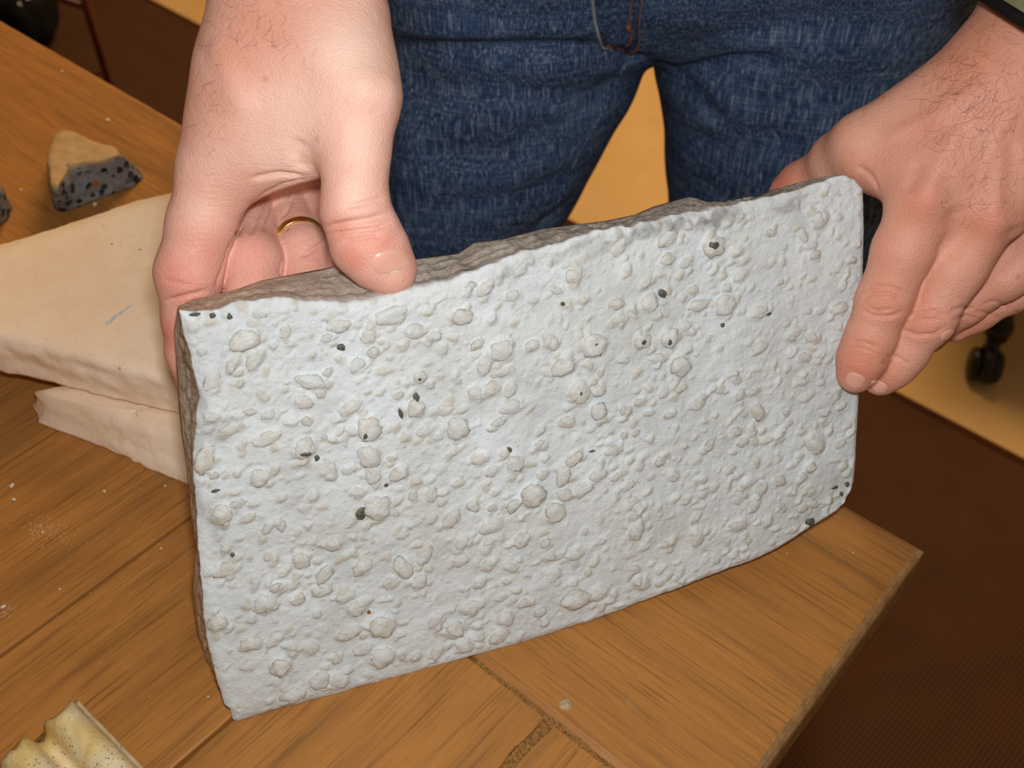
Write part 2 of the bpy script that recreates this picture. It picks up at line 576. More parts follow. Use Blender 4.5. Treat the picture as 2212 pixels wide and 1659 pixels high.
def plank(name, x0, x1, y0, y1, along_d1, chip=0.0, bev=0.0007, er=0.0):
    """x: along D1, y: along D2; local X of the object follows the grain"""
    L, Wd = (x1 - x0, y1 - y0) if along_d1 else (y1 - y0, x1 - x0)
    nx, ny = max(2, int(L / 0.004)), 12
    us = np.linspace(-L / 2, L / 2, min(nx, 260))
    if er:
        us = np.sort(np.concatenate([us, [-L / 2 + er * q for q in (0.08, 0.3, 0.6, 1.0)], [L / 2 - er * q for q in (0.08, 0.3, 0.6, 1.0)]]))
    prof = [(-Wd / 2, -TH), (-Wd / 2, -bev * 1.2), (-Wd / 2 + bev * 0.35, -bev * 0.35), (-Wd / 2 + bev * 1.2, 0.0)]
    prof += [(-Wd / 2 + Wd * k / 6, 0.0) for k in range(1, 6)]
    prof += [(Wd / 2 - bev * 1.2, 0.0), (Wd / 2 - bev * 0.35, -bev * 0.35), (Wd / 2, -bev * 1.2), (Wd / 2, -TH)]
    V, F = [], []
    n = len(prof)
    for u in us:
        for j, (y, z) in enumerate(prof):
            e = 0.0
            if chip and j in (1, 2, 3, n - 4, n - 3, n - 2):
                q = mnoise.noise(Vector((u * 70 + x0 * 31, 3.3 if y < 0 else 9.1, y0 * 17)))
                e = chip * max(0.0, q) * (1 if y < 0 else -1)
            endf = 0.0
            if abs(abs(u) - L / 2) < 1e-6 and 2 < j < n - 3:
                endf = -bev * 0.6
            if er and 2 < j < n - 3:
                q = min(1.0, (L / 2 - abs(u)) / er)
                endf = -er * (1 - math.sqrt(max(0.0, 1 - (1 - q) ** 2)))
            V.append((u, y + e, z + endf))
    for i in range(len(us) - 1):
        for j in range(n - 1):
            F.append((i * n + j, (i + 1) * n + j, (i + 1) * n + j + 1, i * n + j + 1))
        F.append((i * n + n - 1, (i + 1) * n + n - 1, (i + 1) * n, i * n))
    F.append(tuple(range(n)))
    m0 = (len(us) - 1) * n
    F.append(tuple(m0 + k for k in range(n - 1, -1, -1)))
    me = mesh_data(name, V, F, [M['wood'], M['wood_edge']], smooth=False)
    if er:
        for p in me.polygons:
            if abs(p.center[0]) > L / 2 - er * 0.6:
                p.material_index = 1
    o = bpy.data.objects.new(name, me)
    COL.objects.link(o)
    o.parent = table
    c = D1 * (x0 + x1) / 2 + D2 * (y0 + y1) / 2
    ax = D1 if along_d1 else D2
    o.location = Vector((c[0], c[1], TZ))
    o.rotation_euler = (0, 0, math.atan2(ax[1], ax[0]))
    return o


o = plank('end_board', 0.0, 1.25, 0.0, BW, True, 0.0006, 0.0035, 0.006)
o['label'] = 'long board along the far edge of the table top'
xs = [0.0, 0.0735, 0.1700, 0.2640, 0.358, 0.452, 0.546, 0.64, 0.734, 0.828, 0.922, 1.016, 1.11, 1.25]
for i in range(len(xs) - 1):
    g0 = 0.0 if i == 0 else (0.0034 if i == 1 else 0.0007)
    g1 = 0.0007
    plank('plank', xs[i] + g0, xs[i + 1] - g1, BW + 0.0012, 0.95, False, 0.0022 if i in (0, 1) else 0.0007)
v, f = oriented_slab(np.array([TB[0], TB[1], TZ]), D1, D2, 0.004, 1.24, BW - 0.03, 0.94, -TH - 0.004, -0.0045)
mesh_obj('seam_filler', v, f, M['filler'], table, smooth=False)
def grit(name, x0, x1, y0, y1, z, n_, m_):
    V, F = [], []
    for i in range(n_ + 1):
        for j in range(m_ + 1):
            x, y = x0 + (x1 - x0) * i / n_, y0 + (y1 - y0) * j / m_
            P = TB + D1 * x + D2 * y
            V.append((P[0], P[1], TZ + z + 0.0011 * mnoise.fractal(Vector((x * 420, y * 420, 1.0)), 1, 2, 3)))
    for i in range(n_):
        for j in range(m_):
            a = i * (m_ + 1) + j
            F.append((a, a + 1, a + m_ + 2, a + m_ + 1))
    return mesh_obj(name, V, F, M['grit'], table)


grit('joint_grit', 0.0725, 0.0775, BW - 0.001, 0.5, -0.0016, 6, 160)
grit('joint_grit', 0.01, 0.115, BW - 0.0015, BW + 0.0025, -0.0012, 90, 5)
for (x0, x1, y0, y1) in ((0.09, 1.16, 0.07, 0.09), (0.09, 1.16, 0.86, 0.88), (0.07, 0.09, 0.07, 0.88), (1.16, 1.18, 0.07, 0.88)):
    v, f = oriented_slab(np.array([TB[0], TB[1], TZ]), D1, D2, x0, x1, y0, y1, -TH - 0.09, -TH - 0.004, 0.002)
    mesh_obj('apron', v, f, M['wood_edge'], table, smooth=False)
for x, y in ((0.1, 0.1), (1.15, 0.1), (0.1, 0.85), (1.15, 0.85)):
    v, f = oriented_slab(np.array([TB[0], TB[1], 0]), D1, D2, x - 0.03, x + 0.03, y - 0.03, y + 0.03, 0.0055, TZ - TH - 0.004, 0.004)
    mesh_obj('leg', v, f, M['wood_edge'], table, smooth=False)

# ================================================================== CAST STONE PANEL (held in the hands)
SO = on_z(515, 1562, TZ + 0.0004)
SE = on_z(1150, 1385, TZ + 0.0004) - SO
SE /= np.linalg.norm(SE)
TILT = math.radians(25)
n0 = np.cross(SE, [0, 0, 1.0])
if n0[1] > 0:
    n0 = -n0
SN = n0 * math.cos(TILT) + np.array([0, 0, 1.0]) * math.sin(TILT)     # out of the rough face
SU = np.cross(SN, SE)
if SU[2] < 0:
    SU = -SU
TK = 0.030


def slab_st(px, py, back=0.0):
    P = on_plane(px, py, SO - SN * back, SN) - SO
    return np.array([P @ SE, P @ SU])


def slab_pt(s, t, z=0.0):
    return SO + SE * s + SU * t + SN * z


def resample(pts, n):
    pts = np.asarray(pts, float)
    d = np.concatenate([[0], np.cumsum(np.linalg.norm(np.diff(pts, axis=0), axis=1))])
    u = np.linspace(0, d[-1], n)
    return np.stack([np.interp(u, d, pts[:, k]) for k in range(pts.shape[1])], 1)


top_px = [(386, 672), (415, 674), (470, 669), (499, 657), (562, 647), (620, 647), (664, 650), (707, 653), (750, 655), (810, 648),
          (910, 622), (990, 602), (1081, 564), (1171, 535), (1235, 520), (1298, 498), (1375, 487), (1442, 470), (1524, 455),
          (1623, 436), (1736, 407), (1800, 385), (1831, 380), (1850, 389)]
right_px = [(1850, 389), (1868, 410), (1870, 500), (1866, 640), (1860, 800), (1857, 880), (1853, 945), (1851, 995), (1847, 1040), (1837, 1065), (1822, 1088)]
bot_px = [(503, 1558), (515, 1562), (560, 1547), (640, 1526), (800, 1482), (900, 1455), (1036, 1421), (1150, 1385), (1270, 1346),
          (1420, 1291), (1500, 1261), (1560, 1237), (1632, 1211), (1678, 1190), (1723, 1162), (1768, 1132), (1804, 1110), (1822, 1088)]
left_px = [(386, 672), (395, 720), (412, 770), (425, 830), (432, 860), (424, 900), (420, 940), (415, 990), (420, 1050), (424, 1110),
           (426, 1180), (437, 1260), (440, 1340), (455, 1420), (470, 1480), (485, 1525), (496, 1532), (503, 1558)]
NA, NBk = 500, 300
cb = resample([slab_st(*p) for p in bot_px], NA)
ct = resample([slab_st(*p) for p in top_px], NA)
cl = resample([slab_st(*p) for p in left_px][::-1], NBk)
cr = resample([slab_st(*p) for p in right_px][::-1], NBk)
jit = lambda n, a, s: a * np.array([mnoise.noise(Vector((i * s, a * 9e3, 4.2))) for i in range(n)])
cb[:, 1] = np.maximum(cb[:, 1] + (jit(NA, 0.0006, 0.07) + jit(NA, 0.0002, 0.3)) * np.minimum(1, np.arange(NA) / 10), 0.0)
ct[:, 1] += (jit(NA, 0.0012, 0.09) + jit(NA, 0.0004, 0.31)) * np.sin(np.linspace(0, math.pi, NA)) ** 0.3
cl[:, 0] += (jit(NBk, 0.0006, 0.08) + jit(NBk, 0.00025, 0.33)) * np.sin(np.linspace(0, math.pi, NBk)) ** 0.3
A = np.linspace(0, 1, NA)[:, None, None]
B = np.linspace(0, 1, NBk)[None, :, None]
ST = (1 - B) * cb[:, None] + B * ct[:, None] + (1 - A) * cl[None] + A * cr[None] \
    - ((1 - A) * (1 - B) * cb[0] + A * (1 - B) * cb[-1] + (1 - A) * B * ct[0] + A * B * ct[-1])

# height raster in (s, t), 0.4 mm cells
RES, S0, T0 = 0.0004, -0.012, -0.008
RW, RH = int(0.31 / RES), int(0.19 / RES)


def vnoise(cell, seed):
    r = np.random.default_rng(seed)
    gx, gy = int(RW * RES / cell) + 4, int(RH * RES / cell) + 4
    g = r.uniform(-1, 1, (gx, gy))
    x = np.arange(RW) * RES / cell
    y = np.arange(RH) * RES / cell
    xi, yi = x.astype(int), y.astype(int)
    fx, fy = x - xi, y - yi
    fx, fy = (fx * fx * (3 - 2 * fx))[:, None], (fy * fy * (3 - 2 * fy))[None]
    a = g[np.ix_(xi, yi)]
    b_ = g[np.ix_(xi + 1, yi)]
    c = g[np.ix_(xi, yi + 1)]
    d = g[np.ix_(xi + 1, yi + 1)]
    return (a * (1 - fx) + b_ * fx) * (1 - fy) + (c * (1 - fx) + d * fx) * fy


HGT = 0.0009 * vnoise(0.045, 1) + 0.0005 * vnoise(0.017, 2) + 0.00035 * vnoise(0.007, 3) + 0.0002 * vnoise(0.003, 4) + 0.00009 * vnoise(0.0013, 5)
TINT = np.clip(0.25 * vnoise(0.02, 6), 0, 1)
GREY = np.zeros((RW, RH))
warpx, warpy = 0.0007 * vnoise(0.003, 11), 0.0007 * vnoise(0.003, 12)


def bump_at(s, t, a, b_, ang, h, tint=0.0, power=2.0, sharp=0.0):
    m = max(a, b_) * 1.5 + 0.002
    i0, i1 = max(0, int((s - S0 - m) / RES)), min(RW, int((s - S0 + m) / RES) + 1)
    j0, j1 = max(0, int((t - T0 - m) / RES)), min(RH, int((t - T0 + m) / RES) + 1)
    if i1 <= i0 or j1 <= j0:
        return
    X = (np.arange(i0, i1) * RES + S0 - s)[:, None] + warpx[i0:i1, j0:j1]
    Y = (np.arange(j0, j1) * RES + T0 - t)[None] + warpy[i0:i1, j0:j1]
    u = (X * math.cos(ang) + Y * math.sin(ang)) / a
    w = (-X * math.sin(ang) + Y * math.cos(ang)) / b_
    d = np.sqrt(u * u + w * w)
    if sharp:
        k = np.clip((1.0 - d) / sharp, 0, 1)
        k = k * k * (3 - 2 * k) * (0.75 + 0.25 * np.clip(1 - d * d, 0, 1))
    else:
        k = np.clip(1 - d * d, 0, 1) ** power
    HGT[i0:i1, j0:j1] = np.maximum(HGT[i0:i1, j0:j1], 0) * 0 + HGT[i0:i1, j0:j1] + h * k
    if tint:
        TINT[i0:i1, j0:j1] = np.maximum(TINT[i0:i1, j0:j1], tint * np.clip(k * 1.6, 0, 1))


dens = vnoise(0.04, 21)
for _ in range(2600):
    s, t = RNG.uniform(0.0, 0.285), RNG.uniform(0.0, 0.172)
    r = 0.0006 + 0.0017 * RNG.random() ** 2.2
    el = RNG.uniform(1.0, 2.0)
    bump_at(s, t, r * el, r, math.radians(RNG.normal(28, 28)), r * RNG.uniform(0.3, 0.62), RNG.uniform(0.1, 0.9), 1.4, 0.55 if RNG.random() < 0.6 else 0)
for _ in range(260):                                     # little pits
    s, t = RNG.uniform(0.0, 0.285), RNG.uniform(0.0, 0.172)
    r = RNG.uniform(0.0006, 0.0013)
    bump_at(s, t, r, r, 0, -0.0005)
for (px, py, a, b_, g) in ((1545, 475, 46, 16, .9), (1400, 500, 60, 14, .7), (1460, 490, 40, 14, .8), (1330, 520, 50, 10, .6), (1240, 540, 60, 9, .5),
                           (470, 935, 40, 26, .45), (445, 1100, 16, 90, .4), (1700, 445, 40, 9, .5), (440, 880, 12, 60, .5), (1120, 580, 40, 9, .5)):
    s, t = slab_st(px, py)
    X = (np.arange(RW) * RES + S0 - s)[:, None] + warpx * 3
    Y = (np.arange(RH) * RES + T0 - t)[None] + warpy * 3
    ca = math.radians(14)
    u, w = (X * math.cos(ca) + Y * math.sin(ca)) / (a * 0.00018), (-X * math.sin(ca) + Y * math.cos(ca)) / (b_ * 0.00018)
    GREY = np.maximum(GREY, g * np.clip(1.5 - np.sqrt(u * u + w * w), 0, 1))

# pebbles: (px, py, width px, height px, kind) as seen in the photograph, then a random scatter of the rest
PEB = [(1082, 757, 52, 50, 0), (1088, 802, 58, 24, 0), (1280, 745, 60, 50, 0), (1190, 740, 34, 34, 0), (1250, 845, 52, 62, 0), (1290, 885, 36, 42, 0),
       (988, 925, 50, 56, 0), (797, 925, 54, 60, 0), (657, 966, 52, 42, 0), (797, 986, 50, 56, 0), (806, 1030, 36, 36, 0), (818, 1098, 62, 52, 0),
       (900, 882, 42, 46, 0), (908, 815, 32, 34, 0), (710, 1012, 32, 52, 0), (530, 733, 66, 46, 0), (842, 682, 76, 40, 0), (1467, 790, 46, 46, 0),
       (1447, 728, 52, 42, 0), (1386, 736, 36, 42, 0), (1400, 655, 40, 40, 0), (1566, 660, 50, 46, 0), (1640, 675, 46, 30, 0), (1637, 890, 30, 44, 0),
       (825, 1352, 56, 54, 0), (606, 1440, 44, 40, 0), (826, 1420, 52, 46, 0), (572, 1302, 50, 46, 0), (1240, 1290, 64, 44, 0), (1290, 1280, 50, 36, 0),
       (1002, 1392, 46, 42, 0), (632, 1500, 50, 36, 0), (690, 1470, 44, 40, 0), (735, 1468, 46, 38, 0), (985, 1360, 40, 44, 0), (770, 1315, 44, 40, 0),
       (485, 1230, 60, 32, 0), (1030, 850, 40, 40, 0), (1060, 840, 50, 34, 0), (1215, 790, 54, 40, 0), (1112, 1000, 40, 42, 0), (1150, 1068, 56, 56, 0),
       (1198, 1105, 44, 46, 0), (1330, 655, 34, 26, 0), (1440, 560, 36, 28, 0), (1108, 640, 34, 26, 0), (1240, 592, 44, 40, 0), (1335, 690, 46, 22, 0),
       (1540, 532, 52, 48, 0), (1760, 960, 40, 50, 0), (1735, 510, 22, 40, 0), (1770, 475, 36, 40, 0), (1810, 665, 40, 26, 0), (480, 1110, 50, 44, 0),
       (575, 945, 70, 30, 0), (500, 925, 64, 26, 0), (560, 1030, 44, 40, 0), (650, 1210, 42, 38, 0), (870, 1225, 36, 56, 0), (905, 1255, 40, 36, 0),
       (1240, 1195, 46, 32, 0), (1090, 1335, 40, 40, 0), (1020, 1310, 60, 30, 0), (540, 1390, 50, 34, 0), (470, 1345, 44, 36, 0), (700, 1275, 40, 30, 0),
       (1537, 530, 28, 28, 1), (1430, 632, 20, 24, 1), (787, 936, 20, 24, 1), (660, 975, 24, 12, 1), (684, 990, 14, 16, 1), (781, 1109, 30, 34, 1),
       (905, 818, 12, 12, 1), (900, 862, 16, 26, 1), (1385, 737, 16, 16, 1), (1443, 735, 16, 24, 1), (1282, 742, 16, 14, 1), (1250, 846, 18, 16, 1),
       (1637, 905, 16, 14, 2), (1749, 1127, 24, 26, 1), (1829, 1046, 14, 14, 1), (1803, 1052, 20, 8, 1), (1815, 1066, 12, 10, 1), (422, 678, 24, 9, 1),
       (458, 680, 16, 12, 1), (496, 683, 15, 16, 1), (824, 1416, 14, 14, 1), (840, 1352, 12, 16, 1), (1562, 703, 12, 10, 1), (866, 892, 10, 30, 1),
       (798, 1324, 10, 10, 2), (737, 752, 22, 18, 1), (1660, 678, 16, 8, 1), (1100, 970, 12, 16, 1), (1278, 975, 16, 6, 1), (835, 1050, 12, 10, 1),
       (1215, 655, 10, 12, 1), (502, 1198, 12, 10, 1), (466, 1060, 22, 8, 1)]
panel = empty('cast_stone_panel', SO)
tag(panel, 'big pale grey rough pebbly stone panel held upright on the table by two hands', 'stone panel')


def lump_mesh(seed, mat, kind):
    import bmesh
    bm = bmesh.new()
    bmesh.ops.create_icosphere(bm, subdivisions=3 if kind == 0 else 2, radius=1.0)
    for w in bm.verts:
        d = w.co.normalized()
        q = mnoise.fractal(d * 1.3 + Vector((seed * 3.7, 1.1, seed)), 1.0, 2.0, 3)
        q2 = mnoise.noise(d * 4.0 + Vector((seed, 7, 2)))
        w.co = d * (1.0 + 0.30 * q + 0.09 * q2)
        if kind:
            c = Vector((math.cos(seed), math.sin(seed), 0))
            if w.co.dot(c) > 0.55:
                w.co -= c * (w.co.dot(c) - 0.55) * 0.8
    bm.verts.index_update()
    me = mesh_data('pebble', [tuple(w.co) for w in bm.verts], [tuple(x.index for x in p.verts) for p in bm.faces], mat, True)
    bm.free()
    return me


LM = {0: [lump_mesh(i, M['pebble'], 0) for i in range(12)], 1: [lump_mesh(20 + i, M['dark_pebble'], 1) for i in range(6)], 2: [lump_mesh(30, M['rust_pebble'], 1)]}
placed = []
for (px, py, w, h, k) in PEB:
    s, t = slab_st(px, py)
    sc = np.linalg.norm(on_plane(px, py, SO, SN) - CAM) / FPX * 0.98
    placed.append((s, t, w * sc / 2, h * sc / 2, math.radians(12 if k == 0 else 0), k))
OUT = np.concatenate([cb[::12], cr[::12], ct[::-12], cl[::-12]])


def inside(s, t, m=0.0035):
    for dx, dy in ((m, 0), (-m, 0), (0, m), (0, -m)):
        x, y = s + dx, t + dy
        a_, b2 = OUT, np.roll(OUT, -1, 0)
        c_ = ((a_[:, 1] > y) != (b2[:, 1] > y)) & (x < (b2[:, 0] - a_[:, 0]) * (y - a_[:, 1]) / (b2[:, 1] - a_[:, 1] + 1e-12) + a_[:, 0])
        if c_.sum() % 2 == 0:
            return False
    return True


tries = 0
while len([p for p in placed if p[5] == 0]) < 270 and tries < 20000:
    tries += 1
    s, t = RNG.uniform(0.008, 0.272), RNG.uniform(0.006, 0.162)
    if not inside(s, t):
        continue
    fx = s / 0.275
    if RNG.random() > 0.9 - 0.55 * fx * (0.5 + 0.5 * min(1, t / 0.12)):
        continue
    r = 0.0016 + 0.0020 * RNG.random() ** 1.8
    if any((s - p[0]) ** 2 + (t - p[1]) ** 2 < (r + 0.8 * max(p[2], p[3]) + 0.0006) ** 2 for p in placed):
        continue
    el = RNG.uniform(1.0, 1.65)
    placed.append((s, t, r * el, r * RNG.uniform(0.8, 1.0), math.radians(RNG.normal(25, 25)), 0))


def hgt(s, t, arr=None):
    arr = HGT if arr is None else arr
    x = np.clip((np.asarray(s) - S0) / RES, 0, RW - 2)
    y = np.clip((np.asarray(t) - T0) / RES, 0, RH - 2)
    i, j = x.astype(int), y.astype(int)
    fx, fy = x - i, y - j
    return (arr[i, j] * (1 - fx) + arr[i + 1, j] * fx) * (1 - fy) + (arr[i, j + 1] * (1 - fx) + arr[i + 1, j + 1] * fx) * fy


SB = Matrix(((SE[0], SU[0], SN[0]), (SE[1], SU[1], SN[1]), (SE[2], SU[2], SN[2]))).to_4x4()
for (s, t, a, b_, ang, k) in placed:                     # the coating swells around each pebble
    if k == 0:
        r = min(a, b_)
        bump_at(s, t, a * 1.35, b_ * 1.35, ang, 0.42 * r, 0.0, 1.3)
for i, (s, t, a, b_, ang, k) in enumerate(placed):
    z = float(hgt(s, t))
    r = min(a, b_)
    if k == 0:
        c = 0.60 * r
        zc = z - 0.36 * r
    else:
        c = 0.45 * r + 0.0003
        zc = z - 0.10 * r
    p = slab_pt(s, t, zc) - SO
    mtx = Matrix.Translation(Vector(p)) @ SB @ Matrix.Rotation(ang, 4, 'Z') @ Matrix.Diagonal((a, b_, c, 1)) @ Matrix.Rotation(RNG.uniform(0, 6.28) if abs(a - b_) < 0.2 * a else (i % 2) * math.pi, 4, 'Z')
    o = link_copy(random.choice(LM[k]), 'pebble', mtx, panel)
    if k:
        o['label'] = 'dark bare pebble showing through the coating' if k == 1 else 'rust-brown bare pebble'

# front grid
S_, T_ = ST[..., 0], ST[..., 1]
Z = hgt(S_, T_)
edge = np.minimum(np.minimum(np.arange(NA), NA - 1 - np.arange(NA))[:, None] * 0.285 / NA, np.minimum(np.arange(NBk), NBk - 1 - np.arange(NBk))[None] * 0.168 / NBk)
ef = np.clip(edge / 0.004, 0, 1)
Z = Z * (0.25 + 0.75 * ef) - 0.0012 * (1 - ef) ** 2
FV = SO + S_[..., None] * SE + T_[..., None] * SU + Z[..., None] * SN
FV = FV.reshape(-1, 3)
ii, jj = np.meshgrid(np.arange(NA - 1), np.arange(NBk - 1), indexing='ij')
i0 = (ii * NBk + jj).ravel()
FF = np.stack([i0, i0 + NBk, i0 + NBk + 1, i0 + 1], 1)
# perimeter loop (counter-clockwise seen from the front) and matching back loop
loop = [i * NBk for i in range(NA)] + [(NA - 1) * NBk + j for j in range(1, NBk)] + [i * NBk + NBk - 1 for i in range(NA - 2, -1, -1)] + [j for j in range(NBk - 2, 0, -1)]
tilt_lift = TK * math.tan(TILT)
bb = cb.copy()
bb[:, 1] = np.maximum(cb[:, 1] + tilt_lift, tilt_lift + 0.0005)
br = cr + np.array([-0.001, 0])
br[:, 1] = br[:, 1] + tilt_lift * (1 - np.linspace(0, 1, NBk))
back_top_px = [(384, 664), (418, 645), (455, 640), (510, 625), (568, 605), (635, 592), (707, 579), (727, 573), (800, 566), (904, 558), (990, 547), (1022, 524),
               (1081, 517), (1171, 494), (1235, 486), (1307, 477), (1370, 464), (1411, 446), (1488, 425), (1519, 438), (1555, 438), (1583, 432),
               (1632, 427), (1668, 410), (1741, 390), (1790, 381)]
back_top_px[-1] = (1756, 388)
bt = resample([slab_st(*p, back=TK) for p in back_top_px], NA)
back_left_px = [(384, 664), (376, 712), (382, 800), (386, 880), (392, 940), (402, 1000), (408, 1060), (412, 1110), (424, 1180), (415, 1270), (428, 1370), (450, 1440), (478, 1500)]
bl = resample([slab_st(*p, back=TK) for p in back_left_px][::-1], NBk)
kk = np.clip((np.arange(NBk) - (NBk - 70)) / 69.0, 0, 1)[:, None]
br = br * (1 - kk) + (br[NBk - 71] + (bt[-1] - br[NBk - 71]) * kk) * kk
bl[0] = bb[0]
bl[:14] = bb[0] + (bl[14] - bb[0]) * (np.arange(14) / 14)[:, None]
bloop = np.concatenate([bb, br[1:], bt[::-1][1:], bl[::-1][1:-1]])
bloop[NA - 1:NA + NBk - 2] = br[:-1]
bloop[:, 1] = np.maximum(bloop[:, 1], tilt_lift + 0.0003)
NL, NR = len(loop), 18
fl_pts = FV[loop]
bk_pts = np.array([slab_pt(s, t, -TK) for s, t in bloop])
SV, side_rows = [], []
ctr = slab_pt(0.14, 0.085, -0.015)
for r in range(1, NR + 1):
    v = r / NR
    row = fl_pts * (1 - v) + bk_pts * v
    for q in range(NL):
        p = row[q]
        out = p - ctr
        out = out - SN * (out @ SN)
        onx, ony = out @ SE, out @ SU
        wall = 0 if q < NA else (1 if q < NA + NBk - 1 else (2 if q < 2 * NA + NBk - 2 else 3))
        dvec = [-SU, SE, SU, -SE][wall]
        strata = mnoise.noise(Vector((p @ SE * 22, p @ SU * 22, v * 5.0)))
        fine = mnoise.fractal(Vector(p * 210), 0.9, 2.1, 4)
        amp = (0.0002, 0.0004, 1.0, 1.0)[wall]
        w = math.sin(math.pi * min(1, v * 1.02)) ** 0.7
        if wall >= 2:
            d = w * (0.0012 * strata + 0.0010 * fine) + 0.0006 * (1 if (v * 6 + strata * 2) % 1 > 0.5 else 0) * w
            d -= 0.0006 * (1 - abs(2 * v - 1))
            if wall == 3:
                d -= 0.001 * w
        else:
            d = w * amp * fine
        row[q] = p + dvec * d
    SV.append(row)
SV = np.concatenate(SV)
SV[:, 2] = np.maximum(SV[:, 2], TZ + 0.0003)
nF = len(FV)
ids = [np.array(loop)] + [nF + np.arange(NL) + r * NL for r in range(NR)]
SF = []
for r in range(NR):
    a, b_ = ids[r], ids[r + 1]
    SF.append(np.stack([a, b_, np.roll(b_, -1), np.roll(a, -1)], 1))
ALLV = np.concatenate([FV, SV, [bk_pts.mean(0)]])
cidx = len(ALLV) - 1
last = ids[-1]
fan = np.stack([last, np.full(NL, cidx), np.roll(last, -1), np.roll(last, -1)], 1)
faces = [tuple(q) for q in np.concatenate([FF] + SF)] + [(a, c, b_) for a, c, b_, _ in fan]
ob = mesh_obj('panel_body', ALLV, faces, M['coat'], panel)
side = np.zeros(len(ALLV))
warm = np.zeros(len(ALLV))
for r in range(NR):
    k = slice(nF + r * NL, nF + (r + 1) * NL)
    side[k] = min(1.0, 0.55 + r * 0.25)
    q = np.arange(NL)
    side[k] = np.where(q < NA + NBk - 1, 0.0, side[k])
    fr = (q - (NA + NBk - 1)) / NA                      # 0 at the right end of the top, 1 at its left end
    warm[k] = np.where(q >= 2 * NA + NBk - 2, 0.25 + 0.75 * np.clip((q - (2 * NA + NBk - 2)) / NBk - 0.35, 0, 1) * 1.6, np.clip((fr - 0.75) * 3.2, 0, 0.8))
attr(ob, 'side', side)
attr(ob, 'warm', np.clip(warm, 0, 1))
tint = np.zeros(len(ALLV))
tint[:nF] = hgt(S_, T_, TINT).ravel()
grey = np.zeros(len(ALLV))
grey[:nF] = hgt(S_, T_, GREY).ravel()
attr(ob, 'tint', tint)
attr(ob, 'grey', grey)

# ================================================================== LOOSE STONE PIECES ON THE TABLE


def stone(name, top_px, ztop, zbot, mat, label, cat, flare=0.0, rough=0.0012, seed=0, foot_px=None, rows=14, res=0.003, round_=0.003, group=None, facefn=None):
    """broken slab: outline of the top (pixels at height ztop), rough sides down to zbot; foot_px: outline at the bottom"""
    tp = [on_z(x, y, TZ + ztop) for x, y in top_px]
    tp = np.array(tp + [tp[0]])
    L = np.sum(np.linalg.norm(np.diff(tp, axis=0), axis=1))
    n = max(24, int(L / res))
    T = resample(tp, n + 1)[:-1]
    c = T.mean(0)
    if foot_px is not None:
        bp = [on_z(x, y, TZ + zbot) for x, y in foot_px]
        bp = np.array(bp + [bp[0]])
        Bt = resample(bp, n + 1)[:-1]
    else:
        Bt = T + (T - c) * flare
        Bt[:, 2] = TZ + zbot
    V, rowid = [], []
    inner = [0.0, 0.25, 0.5, 0.75, 0.9]
    for k in inner[1:]:
        for p in T:
            dh = p - c
            dh = dh / (np.linalg.norm(dh) + 1e-9)
            q = c + (p - dh * (round_ + rough * 2.2) - c) * k
            q = q + np.array([0, 0, 1]) * 0.0012 * mnoise.fractal(Vector(q * 45 + seed), 1, 2, 3) * (1 - k ** 8)
            V.append(q)
    for r in range(rows + 1):
        v = r / rows
        for i, p in enumerate(T):
            q = p * (1 - v) + Bt[i] * v
            d = q - c
            d[2] = 0
            d = d / (np.linalg.norm(d) + 1e-9)
            z01 = (q[2] - (TZ + zbot)) / (ztop - zbot)
            rnd = round_ * (max(0, z01 - 0.8) / 0.2) ** 2
            fr = mnoise.fractal(Vector(q * 160 + seed), 0.9, 2.1, 4)
            st = mnoise.noise(Vector((q[0] * 30 + seed, q[1] * 30, q[2] * 120)))
            q = q + d * (rough * (fr + 1.2 * st) - rnd)
            q[2] = max(q[2], TZ + zbot + 0.0002)
            V.append(q)
    nrow = len(inner) - 1 + rows + 1
    V = [c + np.array([0, 0, 0.0003])] + V
    F = [(0, 1 + i, 1 + (i + 1) % n) for i in range(n)]
    for r in range(nrow - 1):
        for i in range(n):
            a, b_ = 1 + r * n + i, 1 + r * n + (i + 1) % n
            F.append((a, a + n, b_ + n, b_))
    F.append(tuple(1 + (nrow - 1) * n + i for i in range(n - 1, -1, -1)))
    # make the winding face outward
    area = sum(T[i][0] * T[(i + 1) % n][1] - T[(i + 1) % n][0] * T[i][1] for i in range(n))
    if area < 0:
        F = [tuple(reversed(f)) for f in F]
    o = mesh_obj(name, V, F, mat, base=(c[0], c[1], TZ + zbot))
    if facefn is not None:
        fa = np.zeros(len(V))
        fa[1 + (len(inner) - 1) * n:] = np.repeat([facefn(r / rows) for r in range(rows + 1)], n)
        dl = T - c
        dl = dl / np.linalg.norm(dl, axis=1, keepdims=True)
        left_skin = np.clip((-dl[:, 0] - 0.42) * 8, 0, 1)
        fa[1 + (len(inner) - 1) * n:] *= np.tile(1 - left_skin, rows + 1)
        attr(o, 'face', fa)
    tag(o, label, cat, group)
    return o


